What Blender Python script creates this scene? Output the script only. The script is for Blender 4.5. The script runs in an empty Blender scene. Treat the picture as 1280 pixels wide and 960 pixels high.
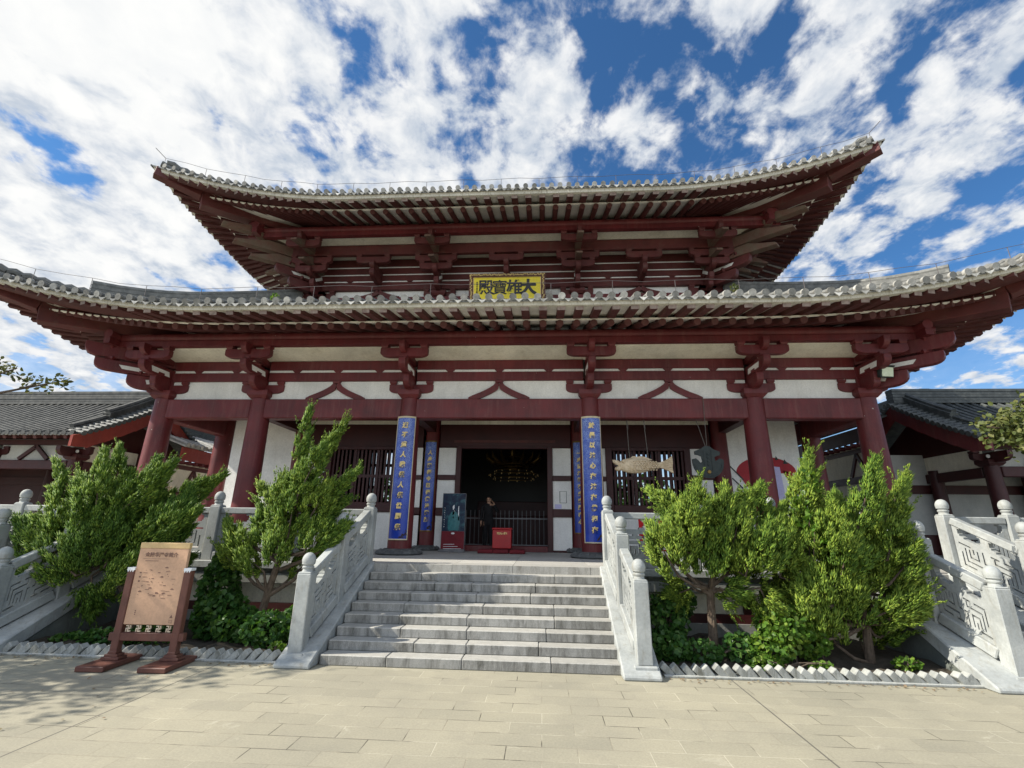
import bpy, bmesh, math, random
import numpy as np
from mathutils import Vector, Matrix
R = math.radians
random.seed(11)
scene = bpy.context.scene
COL = scene.collection

# ------------------------------------------------------------------ object helpers
def tag(o, label=None, cat=None, group=None, kind=None):
    if label: o['label'] = label
    if cat: o['category'] = cat
    if group: o['group'] = group
    if kind: o['kind'] = kind
    return o

def thing(name, label, cat, loc, group=None, rz=0.0):
    o = bpy.data.objects.new(name, None)
    o.empty_display_size = .2
    o.location = loc
    o.rotation_euler = (0, 0, rz)
    COL.objects.link(o)
    return tag(o, label, cat, group)

def set_parent(o, parent):
    """parent while the mesh keeps its world coordinates"""
    if parent is None:
        return
    o.parent = parent
    m = Matrix.Identity(4)
    chain = []
    p = parent
    while p is not None:
        chain.append(p)
        p = p.parent
    for p in reversed(chain):
        m = m @ p.matrix_parent_inverse @ Matrix.LocRotScale(p.location, p.rotation_euler, p.scale)
    o.matrix_parent_inverse = m.inverted()

class MB:
    """collects shapes for ONE mesh object"""
    def __init__(s):
        s.v = []; s.f = []; s.m = []; s.cur = 0
    def quad(s, a, b, c, d):
        i = len(s.v); s.v += [tuple(a), tuple(b), tuple(c), tuple(d)]
        s.f.append((i, i+1, i+2, i+3)); s.m.append(s.cur)
    def poly(s, pts):
        i = len(s.v); s.v += [tuple(p) for p in pts]
        s.f.append(tuple(range(i, i+len(pts)))); s.m.append(s.cur)
    def mesh(s, vs, fs):
        i = len(s.v); s.v += [tuple(p) for p in vs]
        for f in fs:
            s.f.append(tuple(i+k for k in f)); s.m.append(s.cur)
    def box(s, x0, x1, y0, y1, z0, z1):
        vs = [(x0,y0,z0),(x1,y0,z0),(x1,y1,z0),(x0,y1,z0),(x0,y0,z1),(x1,y0,z1),(x1,y1,z1),(x0,y1,z1)]
        s.mesh(vs, [(3,2,1,0),(4,5,6,7),(0,1,5,4),(1,2,6,5),(2,3,7,6),(3,0,4,7)])
    def taper(s, cx, cy, z0, z1, w0, d0, w1, d1):
        vs = []
        for z, w, d in ((z0,w0,d0),(z1,w1,d1)):
            vs += [(cx-w/2,cy-d/2,z),(cx+w/2,cy-d/2,z),(cx+w/2,cy+d/2,z),(cx-w/2,cy+d/2,z)]
        s.mesh(vs, [(3,2,1,0),(4,5,6,7),(0,1,5,4),(1,2,6,5),(2,3,7,6),(3,0,4,7)])
    def hexa(s, a, b):
        """two quads of 4 points joined to a solid"""
        s.mesh(list(a)+list(b), [(3,2,1,0),(4,5,6,7),(0,1,5,4),(1,2,6,5),(2,3,7,6),(3,0,4,7)])
    def bar(s, p0, p1, w, h, up=(0,0,1), w1=None, h1=None):
        p0 = Vector(p0); p1 = Vector(p1); d = (p1-p0).normalized()
        up = Vector(up); sd = d.cross(up)
        if sd.length < 1e-4: sd = d.cross(Vector((0,1,0)))
        sd.normalize(); u = sd.cross(d)
        w1 = w if w1 is None else w1; h1 = h if h1 is None else h1
        A = [p0-sd*w/2-u*h/2, p0+sd*w/2-u*h/2, p0+sd*w/2+u*h/2, p0-sd*w/2+u*h/2]
        B = [p1-sd*w1/2-u*h1/2, p1+sd*w1/2-u*h1/2, p1+sd*w1/2+u*h1/2, p1-sd*w1/2+u*h1/2]
        s.hexa(A, B)
    def tube(s, pts, rad, seg=8, cap=True):
        pts = [Vector(p) for p in pts]
        n = len(pts)
        if not hasattr(rad, '__len__'): rad = [rad]*n
        base = len(s.v); prev = None
        for i, p in enumerate(pts):
            d = (pts[min(i+1,n-1)]-pts[max(i-1,0)]).normalized()
            if prev is None:
                a = Vector((0,0,1)) if abs(d.z) < .9 else Vector((1,0,0))
                x = d.cross(a).normalized()
            else:
                x = (prev - d*prev.dot(d)).normalized()
            prev = x; y = d.cross(x)
            for k in range(seg):
                t = 2*math.pi*k/seg
                s.v.append(tuple(p + (x*math.cos(t)+y*math.sin(t))*rad[i]))
        for i in range(n-1):
            for k in range(seg):
                a = base+i*seg+k; b = base+i*seg+(k+1)%seg
                s.f.append((a, b, b+seg, a+seg)); s.m.append(s.cur)
        if cap:
            s.f.append(tuple(base+k for k in reversed(range(seg)))); s.m.append(s.cur)
            s.f.append(tuple(base+(n-1)*seg+k for k in range(seg))); s.m.append(s.cur)
    def lathe(s, cx, cy, prof, seg=20):
        base = len(s.v); n = len(prof)
        for r, z in prof:
            for k in range(seg):
                t = 2*math.pi*k/seg
                s.v.append((cx+r*math.cos(t), cy+r*math.sin(t), z))
        for i in range(n-1):
            for k in range(seg):
                a = base+i*seg+k; b = base+i*seg+(k+1)%seg
                s.f.append((a, b, b+seg, a+seg)); s.m.append(s.cur)
        s.f.append(tuple(base+k for k in reversed(range(seg)))); s.m.append(s.cur)
        s.f.append(tuple(base+(n-1)*seg+k for k in range(seg))); s.m.append(s.cur)
    def prism(s, pts, off):
        """closed outline of 3-D points pushed along the vector off"""
        off = Vector(off); n = len(pts); i = len(s.v)
        P = [Vector(p) for p in pts]
        s.v += [tuple(p) for p in P] + [tuple(p+off) for p in P]
        s.f.append(tuple(i+k for k in reversed(range(n)))); s.m.append(s.cur)
        s.f.append(tuple(i+n+k for k in range(n))); s.m.append(s.cur)
        for k in range(n):
            j = (k+1) % n
            s.f.append((i+k, i+j, i+n+j, i+n+k)); s.m.append(s.cur)
    def build(s, name, mats, parent=None, smooth=False, angle=None, bevel=0.0, fix=True):
        me = bpy.data.meshes.new(name)
        me.from_pydata(s.v, [], s.f)
        if not isinstance(mats, (list, tuple)): mats = [mats]
        for m in mats: me.materials.append(m)
        me.polygons.foreach_set('material_index', s.m)
        if fix:
            bm = bmesh.new(); bm.from_mesh(me)
            bmesh.ops.recalc_face_normals(bm, faces=bm.faces)
            bm.to_mesh(me); bm.free()
        if smooth or angle:
            me.polygons.foreach_set('use_smooth', [True]*len(me.polygons))
            if angle:
                me.set_sharp_from_angle(angle=R(angle))
        me.update()
        o = bpy.data.objects.new(name, me)
        COL.objects.link(o)
        set_parent(o, parent)
        if bevel:
            b = o.modifiers.new('bevel', 'BEVEL'); b.width = bevel; b.segments = 1; b.limit_method = 'ANGLE'; b.angle_limit = R(40)
        return o

def np_mesh(name, V, F, mat, parent=None, smooth=False):
    """triangles straight from numpy arrays"""
    me = bpy.data.meshes.new(name)
    V = np.asarray(V, dtype=np.float32); F = np.asarray(F, dtype=np.int32)
    me.vertices.add(len(V)); me.vertices.foreach_set('co', V.ravel())
    k = F.shape[1]
    me.loops.add(F.size); me.loops.foreach_set('vertex_index', F.ravel())
    me.polygons.add(len(F))
    me.polygons.foreach_set('loop_start', np.arange(len(F), dtype=np.int32)*k)
    me.polygons.foreach_set('loop_total', np.full(len(F), k, dtype=np.int32))
    if smooth: me.polygons.foreach_set('use_smooth', np.ones(len(F), dtype=bool))
    me.materials.append(mat)
    me.update(calc_edges=True); me.validate()
    o = bpy.data.objects.new(name, me); COL.objects.link(o)
    set_parent(o, parent)
    return o

def copy_thing(root, loc, label=None, group=None, rz=None):
    """a copy of a thing and of its parts and sub-parts"""
    r = root.copy(); COL.objects.link(r); r.location = loc
    if rz is not None: r.rotation_euler = (0, 0, rz)
    if label: r['label'] = label
    if group: r['group'] = group
    for ch in list(root.children):
        c = ch.copy(); COL.objects.link(c); c.parent = r
        for g in list(ch.children):
            d = g.copy(); COL.objects.link(d); d.parent = c
    return r

def text_mesh(name, body, size, mat, M, parent=None, extrude=.008, offset=0.0, shear=0.0, sx=1.0):
    """writing as a real raised mesh; M places its local XY plane, centred"""
    cu = bpy.data.curves.new(name+'_curve', 'FONT')
    cu.body = body; cu.size = size; cu.align_x = 'CENTER'; cu.align_y = 'CENTER'
    cu.extrude = extrude; cu.offset = offset; cu.shear = shear; cu.resolution_u = 4
    t = bpy.data.objects.new(name+'_tmp', cu); COL.objects.link(t)
    dg = bpy.context.evaluated_depsgraph_get(); dg.update()
    me = bpy.data.meshes.new_from_object(t.evaluated_get(dg))
    bpy.data.objects.remove(t); bpy.data.curves.remove(cu)
    co = np.zeros(len(me.vertices)*3, dtype=np.float32); me.vertices.foreach_get('co', co)
    co = co.reshape(-1,3)
    if len(co):
        c = (co.max(0)+co.min(0))/2; co[:,:2] -= c[:2]; co[:,0] *= sx
        me.vertices.foreach_set('co', co.ravel())
    me.transform(M); me.materials.clear(); me.materials.append(mat); me.name = name; me.update()
    o = bpy.data.objects.new(name, me); COL.objects.link(o); set_parent(o, parent)
    return o

FACE_Y = Matrix.Rotation(R(90), 4, 'X')         # writing that faces the visitor (-Y)
def at(x, y, z): return Matrix.Translation((x, y, z)) @ FACE_Y

# ------------------------------------------------------------------ materials
def nn(nt, typ, x=0, y=0, **kw):
    n = nt.nodes.new(typ); n.location = (x, y)
    for k, v in kw.items(): setattr(n, k, v)
    return n
def newmat(name):
    m = bpy.data.materials.new(name); m.use_nodes = True
    nt = m.node_tree; b = nt.nodes['Principled BSDF']
    return m, nt, b
def c4(c): return (c[0], c[1], c[2], 1)
def ramp(nt, fac, stops, interp='LINEAR'):
    r = nn(nt, 'ShaderNodeValToRGB'); r.color_ramp.interpolation = interp
    e = r.color_ramp.elements
    while len(e) < len(stops): e.new(.5)
    for i, (p, c) in enumerate(stops):
        e[i].position = p; e[i].color = c4(c)
    nt.links.new(fac, r.inputs[0]); return r.outputs[0]
def noise(nt, scale, detail=5, rough=.6, dist=0., stretch=None, coord='Object', loc=None):
    tc = nn(nt, 'ShaderNodeTexCoord'); src = tc.outputs[coord]
    if stretch or loc:
        mp = nn(nt, 'ShaderNodeMapping')
        if stretch: mp.inputs['Scale'].default_value = stretch
        if loc: mp.inputs['Location'].default_value = loc
        nt.links.new(src, mp.inputs[0]); src = mp.outputs[0]
    n = nn(nt, 'ShaderNodeTexNoise'); n.inputs['Scale'].default_value = scale
    n.inputs['Detail'].default_value = detail; n.inputs['Roughness'].default_value = rough
    n.inputs['Distortion'].default_value = dist
    nt.links.new(src, n.inputs['Vector']); return n.outputs['Fac']
def mixc(nt, fac, a, b, mode='MIX'):
    m = nn(nt, 'ShaderNodeMix', data_type='RGBA', blend_type=mode)
    for sock, v in ((m.inputs[0], fac), (m.inputs[6], a), (m.inputs[7], b)):
        if isinstance(v, (int, float)): sock.default_value = v
        elif isinstance(v, tuple): sock.default_value = c4(v)
        else: nt.links.new(v, sock)
    return m.outputs[2]
def math_(nt, op, a, b=0., clamp=False):
    m = nn(nt, 'ShaderNodeMath', operation=op); m.use_clamp = clamp
    for sock, v in ((m.inputs[0], a), (m.inputs[1], b)):
        if isinstance(v, (int, float)): sock.default_value = v
        else: nt.links.new(v, sock)
    return m.outputs[0]
def bump(nt, b, h, strength=.3, dist=.02):
    bp = nn(nt, 'ShaderNodeBump'); bp.inputs['Strength'].default_value = strength
    bp.inputs['Distance'].default_value = dist
    nt.links.new(h, bp.inputs['Height']); nt.links.new(bp.outputs[0], b.inputs['Normal'])
def island(nt):
    g = nn(nt, 'ShaderNodeNewGeometry'); return g.outputs['Random Per Island']

def painted(name, c1, c2, scale=3., rough=.45, stain=None, stain_amt=.3, stretch=None, bs=.08, spec=.4, chips=None, streak=None):
    m, nt, b = newmat(name)
    col = ramp(nt, noise(nt, scale, 6, .6), [(.3, c1), (.7, c2)])
    if stain:
        f = ramp(nt, noise(nt, scale*1.7, 8, .7, .4, stretch or (1,1,.25)), [(.52, (0,0,0)), (.78, (stain_amt,)*3)])
        col = mixc(nt, f, col, stain)
    if streak:
        f = ramp(nt, noise(nt, 7., 7, .72, .2, (1.6,1.6,.14)), [(.50, (0,0,0)), (.70, (streak[3],)*3)])
        col = mixc(nt, f, col, streak[:3])
    if chips:
        f = ramp(nt, noise(nt, 13., 3, .5), [(.765, (0,0,0)), (.772, (1,1,1))])
        col = mixc(nt, f, col, chips)
    tone = ramp(nt, noise(nt, .8, 5, .65), [(.3, (.80,.80,.80)), (.7, (1.16,1.15,1.13))])
    col = mixc(nt, 1.0, col, tone, 'MULTIPLY')
    grit = ramp(nt, noise(nt, 30, 6, .75), [(.3, (.86,)*3), (.7, (1.10,)*3)])
    col = mixc(nt, 1.0, col, grit, 'MULTIPLY')
    nt.links.new(col, b.inputs['Base Color'])
    rr = math_(nt, 'MULTIPLY_ADD', noise(nt, scale*4, 4), .3); nt.nodes[-1].inputs[2].default_value = rough-.15
    nt.links.new(rr, b.inputs['Roughness'])
    b.inputs['Specular IOR Level'].default_value = spec
    bump(nt, b, noise(nt, 40, 4, .7), bs, .01)
    return m

M = {}
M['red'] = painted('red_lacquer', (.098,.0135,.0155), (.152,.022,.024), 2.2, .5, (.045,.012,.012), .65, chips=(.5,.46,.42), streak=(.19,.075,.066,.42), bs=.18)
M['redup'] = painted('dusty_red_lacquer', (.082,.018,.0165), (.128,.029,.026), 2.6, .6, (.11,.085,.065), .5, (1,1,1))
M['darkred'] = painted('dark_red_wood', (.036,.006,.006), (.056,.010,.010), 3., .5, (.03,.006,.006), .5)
M['rafter'] = painted('rafter_red', (.072,.020,.018), (.112,.031,.028), 5., .6, (.2,.15,.12), .25)
M['moss'] = painted('weathered_bracket', (.155,.12,.085), (.15,.065,.05), 3.5, .75, (.12,.125,.075), .8, (1,1,1))
M['rafterend'] = painted('weathered_rafter_end', (.16,.11,.095), (.30,.24,.21), 9., .7)
M['cheek'] = painted('shade_dark_cheek_wall', (.10,.115,.105), (.17,.185,.17), 2., .85, (.05,.06,.045), .8, (2,2,.5), .3)  # cheek walls darkened, the shade they stand in is in the colour
M['litred'] = painted('lit_red_fascia', (.30,.045,.028), (.24,.035,.024), 3., .5, (.5,.3,.25), .12)  # red brightened as if lit, light put into the colour
M['plaster'] = painted('white_plaster', (.78,.775,.74), (.86,.855,.83), 1.5, .85, (.55,.53,.47), .40, streak=(.58,.55,.49,.22))
M['shadeplaster'] = painted('shade_grey_plaster', (.36,.37,.35), (.48,.48,.45), 1.8, .85, (.25,.25,.22), .5)  # white gallery panels greyed, their deep shade put into the colour
M['cream'] = painted('cream_plaster', (.75,.71,.58), (.84,.81,.69), 1.4, .85, (.46,.40,.28), .5, streak=(.46,.40,.29,.35))
M['soffit'] = painted('pale_soffit_boards', (.80,.77,.69), (.87,.85,.78), 3., .8, (.38,.33,.25), .4, (1,1,1))
M['fascia'] = painted('weathered_eave_board', (.50,.48,.41), (.64,.62,.55), 5., .8, (.12,.095,.06), 1., (3.2,3.2,.22))
M['tile'] = painted('grey_roof_tile', (.095,.10,.098), (.215,.215,.205), 6., .8, (.40,.40,.37), .55, (1,1,1), .3)
M['tilepale'] = painted('lichened_and_sunlit_tile', (.36,.36,.34), (.62,.61,.58), 9., .8, (.15,.155,.15), .8, (1,1,1), .3)  # lichen, with sunlight also put into the pale tone
M['capgrey'] = painted('grey_tile_caps', (.22,.22,.205), (.42,.41,.385), 9., .8, (.62,.61,.57), .6, (1,1,1), .3)
def vary(m, lo, hi):
    nt = m.node_tree; b = nt.nodes['Principled BSDF']; src = b.inputs['Base Color'].links[0].from_socket
    k = ramp(nt, island(nt), [(0., (lo,)*3), (1., (hi,)*3)])
    nt.links.new(mixc(nt, 1., src, k, 'MULTIPLY'), b.inputs['Base Color'])
vary(M['tilepale'], .55, 1.15); vary(M['capgrey'], .5, 1.2)
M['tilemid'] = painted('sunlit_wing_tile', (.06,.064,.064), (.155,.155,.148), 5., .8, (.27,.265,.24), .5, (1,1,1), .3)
M['tiledark'] = painted('dark_and_shaded_roof_tile', (.035,.042,.044), (.09,.10,.10), 5., .55, (.22,.23,.22), .5, (1,1,1), .3)  # dark tile, also the shaded copy for the right-hand roofs
M['marble'] = painted('pale_carved_stone', (.275,.295,.297), (.405,.425,.42), 3.5, .75, (.22,.205,.165), .85, (2,2,.5), .25)
M['baseston'] = painted('dark_carved_base_stone', (.06,.065,.068), (.13,.135,.135), 9., .7, None, bs=.6)
M['iron'] = painted('dark_iron', (.012,.02,.02), (.03,.042,.04), 6., .55, (.09,.08,.06), .3, (1,1,1), .25)
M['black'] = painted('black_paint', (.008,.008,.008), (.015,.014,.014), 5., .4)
M['cloth'] = painted('black_robe_cloth', (.010,.010,.012), (.018,.017,.019), 9., .9)
M['skin'] = painted('skin', (.42,.24,.16), (.48,.28,.19), 6., .55)
M['gold'] = painted('gold_leaf', (.75,.55,.20), (.85,.68,.30), 8., .35)
M['oldgold'] = painted('old_gilding', (.12,.075,.02), (.24,.15,.045), 10., .35)
M['oldgold'].node_tree.nodes['Principled BSDF'].inputs['Metallic'].default_value = .8
M['plaque'] = painted('yellow_plaque_lacquer', (.82,.66,.02), (.88,.73,.03), 3., .4, (.5,.38,.03), .3, (1,1,1))
M['cushion'] = painted('maroon_cloth', (.13,.010,.018), (.18,.016,.024), 7., .8)
M['boxred'] = painted('scarlet_box_paint', (.34,.005,.010), (.40,.008,.013), 4., .35)
M['steel'] = painted('brushed_barrier_steel', (.16,.16,.17), (.24,.24,.25), 8., .4)
M['signwood'] = painted('brown_sign_timber', (.10,.038,.028), (.145,.056,.04), 5., .55, (.20,.12,.09), .3)
M['signboard'] = painted('tan_sign_panel', (.52,.32,.205), (.58,.36,.235), 2., .55)
M['signband'] = painted('ochre_sign_band', (.55,.38,.18), (.62,.44,.22), 9., .5)
M['ink'] = painted('dark_brown_ink', (.17,.095,.07), (.21,.12,.09), 9., .6)
M['fret'] = painted('pale_fretwork', (.62,.50,.38), (.68,.55,.42), 6., .6)
M['bark'] = painted('juniper_bark', (.065,.045,.032), (.15,.115,.085), 16., .9, (.03,.022,.016), .8, (5,5,.8), .9)
M['grime'] = painted('grey_plinth_stone', (.20,.21,.20), (.30,.31,.29), 2.5, .85, (.09,.09,.075), .8, (3,3,.4), .3)
M['wire'] = painted('grey_wire', (.09,.08,.08), (.12,.10,.10), 9., .5)
M['bronze'] = painted('wooden_fish_paint', (.50,.38,.24), (.68,.56,.40), 12., .6, (.20,.14,.085), .6, (1,1,1), .3)
M['rope'] = painted('hanging_cord', (.10,.09,.08), (.16,.145,.13), 20., .9)
M['edgegold'] = painted('pale_gilt_edge', (.50,.42,.26), (.62,.55,.40), 9., .5)
M['lavender'] = painted('lavender_print', (.50,.48,.74), (.54,.52,.78), 3., .6)
M['printred'] = painted('crimson_print', (.34,.010,.02), (.38,.014,.024), 3., .5)
M['paper'] = painted('white_paper', (.72,.74,.76), (.78,.79,.80), 3., .7)
M['lampglass'] = painted('pale_lamp_glass', (.60,.68,.50), (.72,.78,.62), 12., .15)
M['mountain'] = painted('mountain', (.1,.2,.3), (.12,.22,.33), 1.)

def stone_blocks(name, c1, c2, dirt, rough=.75, var=.25, top=None):
    """stone pieces of one mesh, each a little different, with streaks of dirt"""
    m, nt, b = newmat(name)
    col = ramp(nt, noise(nt, 3.5, 8, .65), [(.3, c1), (.72, c2)])
    gq = nn(nt, 'ShaderNodeNewGeometry'); sq = nn(nt, 'ShaderNodeSeparateXYZ'); nt.links.new(gq.outputs['True Normal'], sq.inputs[0])
    col = mixc(nt, math_(nt, 'MULTIPLY', math_(nt, 'GREATER_THAN', sq.outputs[2], .7), .75), col, mixc(nt, noise(nt, 14., 5), top or c2, c2))   # up-facing treads lightened, sunlight put into their colour
    v = math_(nt, 'MULTIPLY_ADD', island(nt), var); nt.nodes[-1].inputs[2].default_value = 1-var*.6
    vv = nn(nt, 'ShaderNodeCombineColor')
    for i in range(3): nt.links.new(v, vv.inputs[i])
    col = mixc(nt, 1.0, col, vv.outputs[0], 'MULTIPLY')
    f = ramp(nt, noise(nt, 5., 8, .75, .3, (1.4,1.4,.35)), [(.43, (0,0,0)), (.66, (.9,.9,.9))])
    gn = nn(nt, 'ShaderNodeNewGeometry'); sn = nn(nt, 'ShaderNodeSeparateXYZ'); nt.links.new(gn.outputs['Normal'], sn.inputs[0])
    f = math_(nt, 'MULTIPLY', f, math_(nt, 'SUBTRACT', 1.0, math_(nt, 'MULTIPLY', math_(nt, 'ABSOLUTE', sn.outputs[2]), .8)))
    col = mixc(nt, f, col, dirt)
    sp = ramp(nt, noise(nt, 120., 2, .5), [(.35, (.82,)*3), (.65, (1.06,)*3)])
    col = mixc(nt, 1.0, col, sp, 'MULTIPLY')
    nt.links.new(col, b.inputs['Base Color']); b.inputs['Roughness'].default_value = rough
    bump(nt, b, noise(nt, 35, 6, .7), .25, .012)
    return m
M['step'] = stone_blocks('granite_steps', (.215,.215,.205), (.325,.32,.30), (.06,.058,.048), top=(.52,.505,.455))
M['kerbstone'] = stone_blocks('cast_edging_stone', (.23,.24,.23), (.37,.38,.36), (.10,.10,.08), var=.45)
M['floor'] = stone_blocks('terrace_floor_stone', (.34,.335,.31), (.46,.45,.42), (.18,.17,.15))

def paving():
    m, nt, b = newmat('plaza_paving')
    tc = nn(nt, 'ShaderNodeTexCoord')
    br = nn(nt, 'ShaderNodeTexBrick'); br.offset = .5; br.squash = 1
    br.inputs['Scale'].default_value = 1.0
    br.inputs['Brick Width'].default_value = .56; br.inputs['Row Height'].default_value = .235
    br.inputs['Mortar Size'].default_value = .0042; br.inputs['Mortar Smooth'].default_value = .25
    br.inputs['Bias'].default_value = -.15
    br.inputs['Color1'].default_value = c4((.345,.320,.246)); br.inputs['Color2'].default_value = c4((.300,.280,.217))
    br.inputs['Mortar'].default_value = c4((.30,.27,.205))
    wob = nn(nt, 'ShaderNodeMapping'); wob.inputs['Location'].default_value = (.13,.07,0)
    nt.links.new(tc.outputs['Object'], wob.inputs[0]); nt.links.new(wob.outputs[0], br.inputs['Vector'])
    # every other joint pale with sand
    col = br.outputs['Color']
    jl = noise(nt, 1.1, 3, .5)
    jf = math_(nt, 'MULTIPLY', br.outputs['Fac'], ramp(nt, jl, [(.47,(0,0,0)),(.56,(1,1,1))]))
    col = mixc(nt, jf, col, (.46,.43,.34))
    jd = math_(nt, 'MULTIPLY', br.outputs['Fac'], ramp(nt, noise(nt, 1.7, 3, .5, loc=(5,3,0)), [(.53,(0,0,0)),(.6,(1,1,1))]))
    col = mixc(nt, jd, col, (.085,.075,.055))
    big = ramp(nt, noise(nt, .55, 6, .65), [(.3,(.80,.81,.82)),(.7,(1.10,1.09,1.05))])
    col = mixc(nt, 1.0, col, big, 'MULTIPLY')
    fine = ramp(nt, noise(nt, 55, 5, .75), [(.3,(.84,)*3),(.7,(1.13,)*3)])
    col = mixc(nt, 1.0, col, fine, 'MULTIPLY')
    st = ramp(nt, noise(nt, 2.6, 8, .75, .6), [(.55,(0,0,0)),(.70,(.65,.65,.65))])
    col = mixc(nt, st, col, (.26,.24,.19))
    lm = ramp(nt, noise(nt, 3.4, 7, .7, .8, loc=(9,1,0)), [(.62,(0,0,0)),(.76,(.5,.5,.5))])
    col = mixc(nt, lm, col, (.56,.53,.43))
    # two long expansion joints running towards the hall, and the worn mortar apron at the stair
    sx = nn(nt, 'ShaderNodeSeparateXYZ'); nt.links.new(tc.outputs['Object'], sx.inputs[0])
    for x0 in (-2.96, 3.18):
        d = math_(nt, 'ABSOLUTE', math_(nt, 'SUBTRACT', sx.outputs[0], x0))
        ln = math_(nt, 'LESS_THAN', d, .008)
        col = mixc(nt, ln, col, (.12,.11,.09))
    nt.links.new(col, b.inputs['Base Color'])
    b.inputs['Roughness'].default_value = .78
    h = math_(nt, 'SUBTRACT', math_(nt, 'MULTIPLY', noise(nt, 60, 5, .7), .35), br.outputs['Fac'])
    bump(nt, b, h, .55, .006)
    return m
M['paving'] = paving()

def soil():
    m, nt, b = newmat('bed_soil')
    col = ramp(nt, noise(nt, 9, 8, .75), [(.3,(.035,.028,.02)),(.7,(.10,.082,.06))])
    nt.links.new(col, b.inputs['Base Color']); b.inputs['Roughness'].default_value = .95
    bump(nt, b, noise(nt, 22, 8, .8), .9, .05); return m
M['soil'] = soil()

def leafmat(name, c1, c2, c3, trans=.25, rough=.5):
    m, nt, b = newmat(name)
    r = island(nt)
    col = ramp(nt, r, [(0.,c1),(.55,c2),(1.,c3)])
    patch = ramp(nt, noise(nt, 3.2, 4, .6), [(.35,(.78,.84,.74)),(.65,(1.18,1.12,1.05))])
    col = mixc(nt, 1.0, col, patch, 'MULTIPLY')
    nt.links.new(col, b.inputs['Base Color']); b.inputs['Roughness'].default_value = rough
    b.inputs['Specular IOR Level'].default_value = .25
    t = nn(nt, 'ShaderNodeBsdfTranslucent'); nt.links.new(mixc(nt, 1.0, col, (1.5,1.45,.7), 'MULTIPLY'), t.inputs[0])
    mx = nn(nt, 'ShaderNodeMixShader'); mx.inputs[0].default_value = trans
    nt.links.new(b.outputs[0], mx.inputs[1]); nt.links.new(t.outputs[0], mx.inputs[2])
    nt.links.new(mx.outputs[0], nt.nodes['Material Output'].inputs[0])
    return m
M['jun_dark'] = leafmat('juniper_needles_deep', (.035,.085,.014), (.09,.18,.025), (.21,.325,.052), .20)
M['jun_mid'] = leafmat('juniper_needles_green', (.045,.10,.016), (.13,.23,.030), (.30,.41,.062), .22)
M['jun_yel'] = leafmat('juniper_needles_yellowish', (.06,.115,.017), (.165,.26,.034), (.36,.46,.075), .24)
M['ivy'] = leafmat('broad_green_leaves', (.025,.075,.018), (.045,.115,.025), (.09,.17,.04), .3, .38)
M['shrub'] = leafmat('bright_shrub_leaves', (.06,.13,.02), (.10,.20,.03), (.20,.28,.05), .35, .4)
M['tealeaf'] = leafmat('dull_olive_leaves', (.065,.085,.028), (.10,.125,.042), (.16,.17,.065), .3, .5)
M['darkleaf'] = leafmat('small_dark_leaves', (.05,.065,.03), (.085,.10,.045), (.14,.15,.07), .25, .5)
M['browntwig'] = leafmat('brownish_seedheads', (.16,.12,.09), (.22,.16,.12), (.28,.24,.16), .2, .7)

def enamel():
    """deep blue enamel with paler scrollwork, more of it towards the top"""
    m, nt, b = newmat('blue_enamel_scrollwork')
    v = nn(nt, 'ShaderNodeTexVoronoi', feature='DISTANCE_TO_EDGE'); v.inputs['Scale'].default_value = 17
    tc = nn(nt, 'ShaderNodeTexCoord'); nt.links.new(tc.outputs['Object'], v.inputs['Vector'])
    w = noise(nt, 26, 3, .6, 2.5)
    ln = ramp(nt, w, [(.44,(0,0,0)),(.49,(1,1,1)),(.53,(1,1,1)),(.58,(0,0,0))])
    sx = nn(nt, 'ShaderNodeSeparateXYZ'); nt.links.new(tc.outputs['Object'], sx.inputs[0])
    up = nn(nt, 'ShaderNodeMapRange'); up.inputs[1].default_value = 1.7; up.inputs[2].default_value = 3.9
    up.inputs[3].default_value = .03; up.inputs[4].default_value = .75
    nt.links.new(sx.outputs[2], up.inputs[0])
    patch = ramp(nt, noise(nt, 5, 4, .6), [(.35,(.35,.35,.35)),(.6,(1,1,1))])
    f = math_(nt, 'MULTIPLY', math_(nt, 'MULTIPLY', ln, up.outputs[0]), patch)
    base = ramp(nt, noise(nt, 2.4, 5, .6), [(.3,(.002,.020,.24)),(.7,(.005,.048,.42))])
    col = mixc(nt, f, base, (.46,.60,.84))
    nt.links.new(col, b.inputs['Base Color']); b.inputs['Roughness'].default_value = .28
    return m
M['enamel'] = enamel()

def plain_emit(name, c, s):
    m, nt, b = newmat(name)
    b.inputs['Base Color'].default_value = c4(c); b.inputs['Emission Color'].default_value = c4(c)
    b.inputs['Emission Strength'].default_value = s; return m
M['lampglow'] = plain_emit('small_lamp_glow', (1.,.72,.32), .025)

def poster():
    m, nt, b = newmat('dark_blue_lightbox_print')
    tc = nn(nt, 'ShaderNodeTexCoord'); sx = nn(nt, 'ShaderNodeSeparateXYZ'); nt.links.new(tc.outputs['Generated'], sx.inputs[0])
    n = noise(nt, 4.5, 5, .6, .8, coord='Generated', stretch=(1.,1.,1.6))
    col = ramp(nt, n, [(.35,(.004,.006,.03)),(.55,(.008,.03,.06)),(.72,(.06,.16,.17))])
    nt.links.new(col, b.inputs['Base Color']); b.inputs['Roughness'].default_value = .35; b.inputs['Specular IOR Level'].default_value = .25; return m
M['poster'] = poster()
M['teal'] = painted('teal_bell_print', (.02,.12,.14), (.05,.20,.22), 14., .15)

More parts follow.
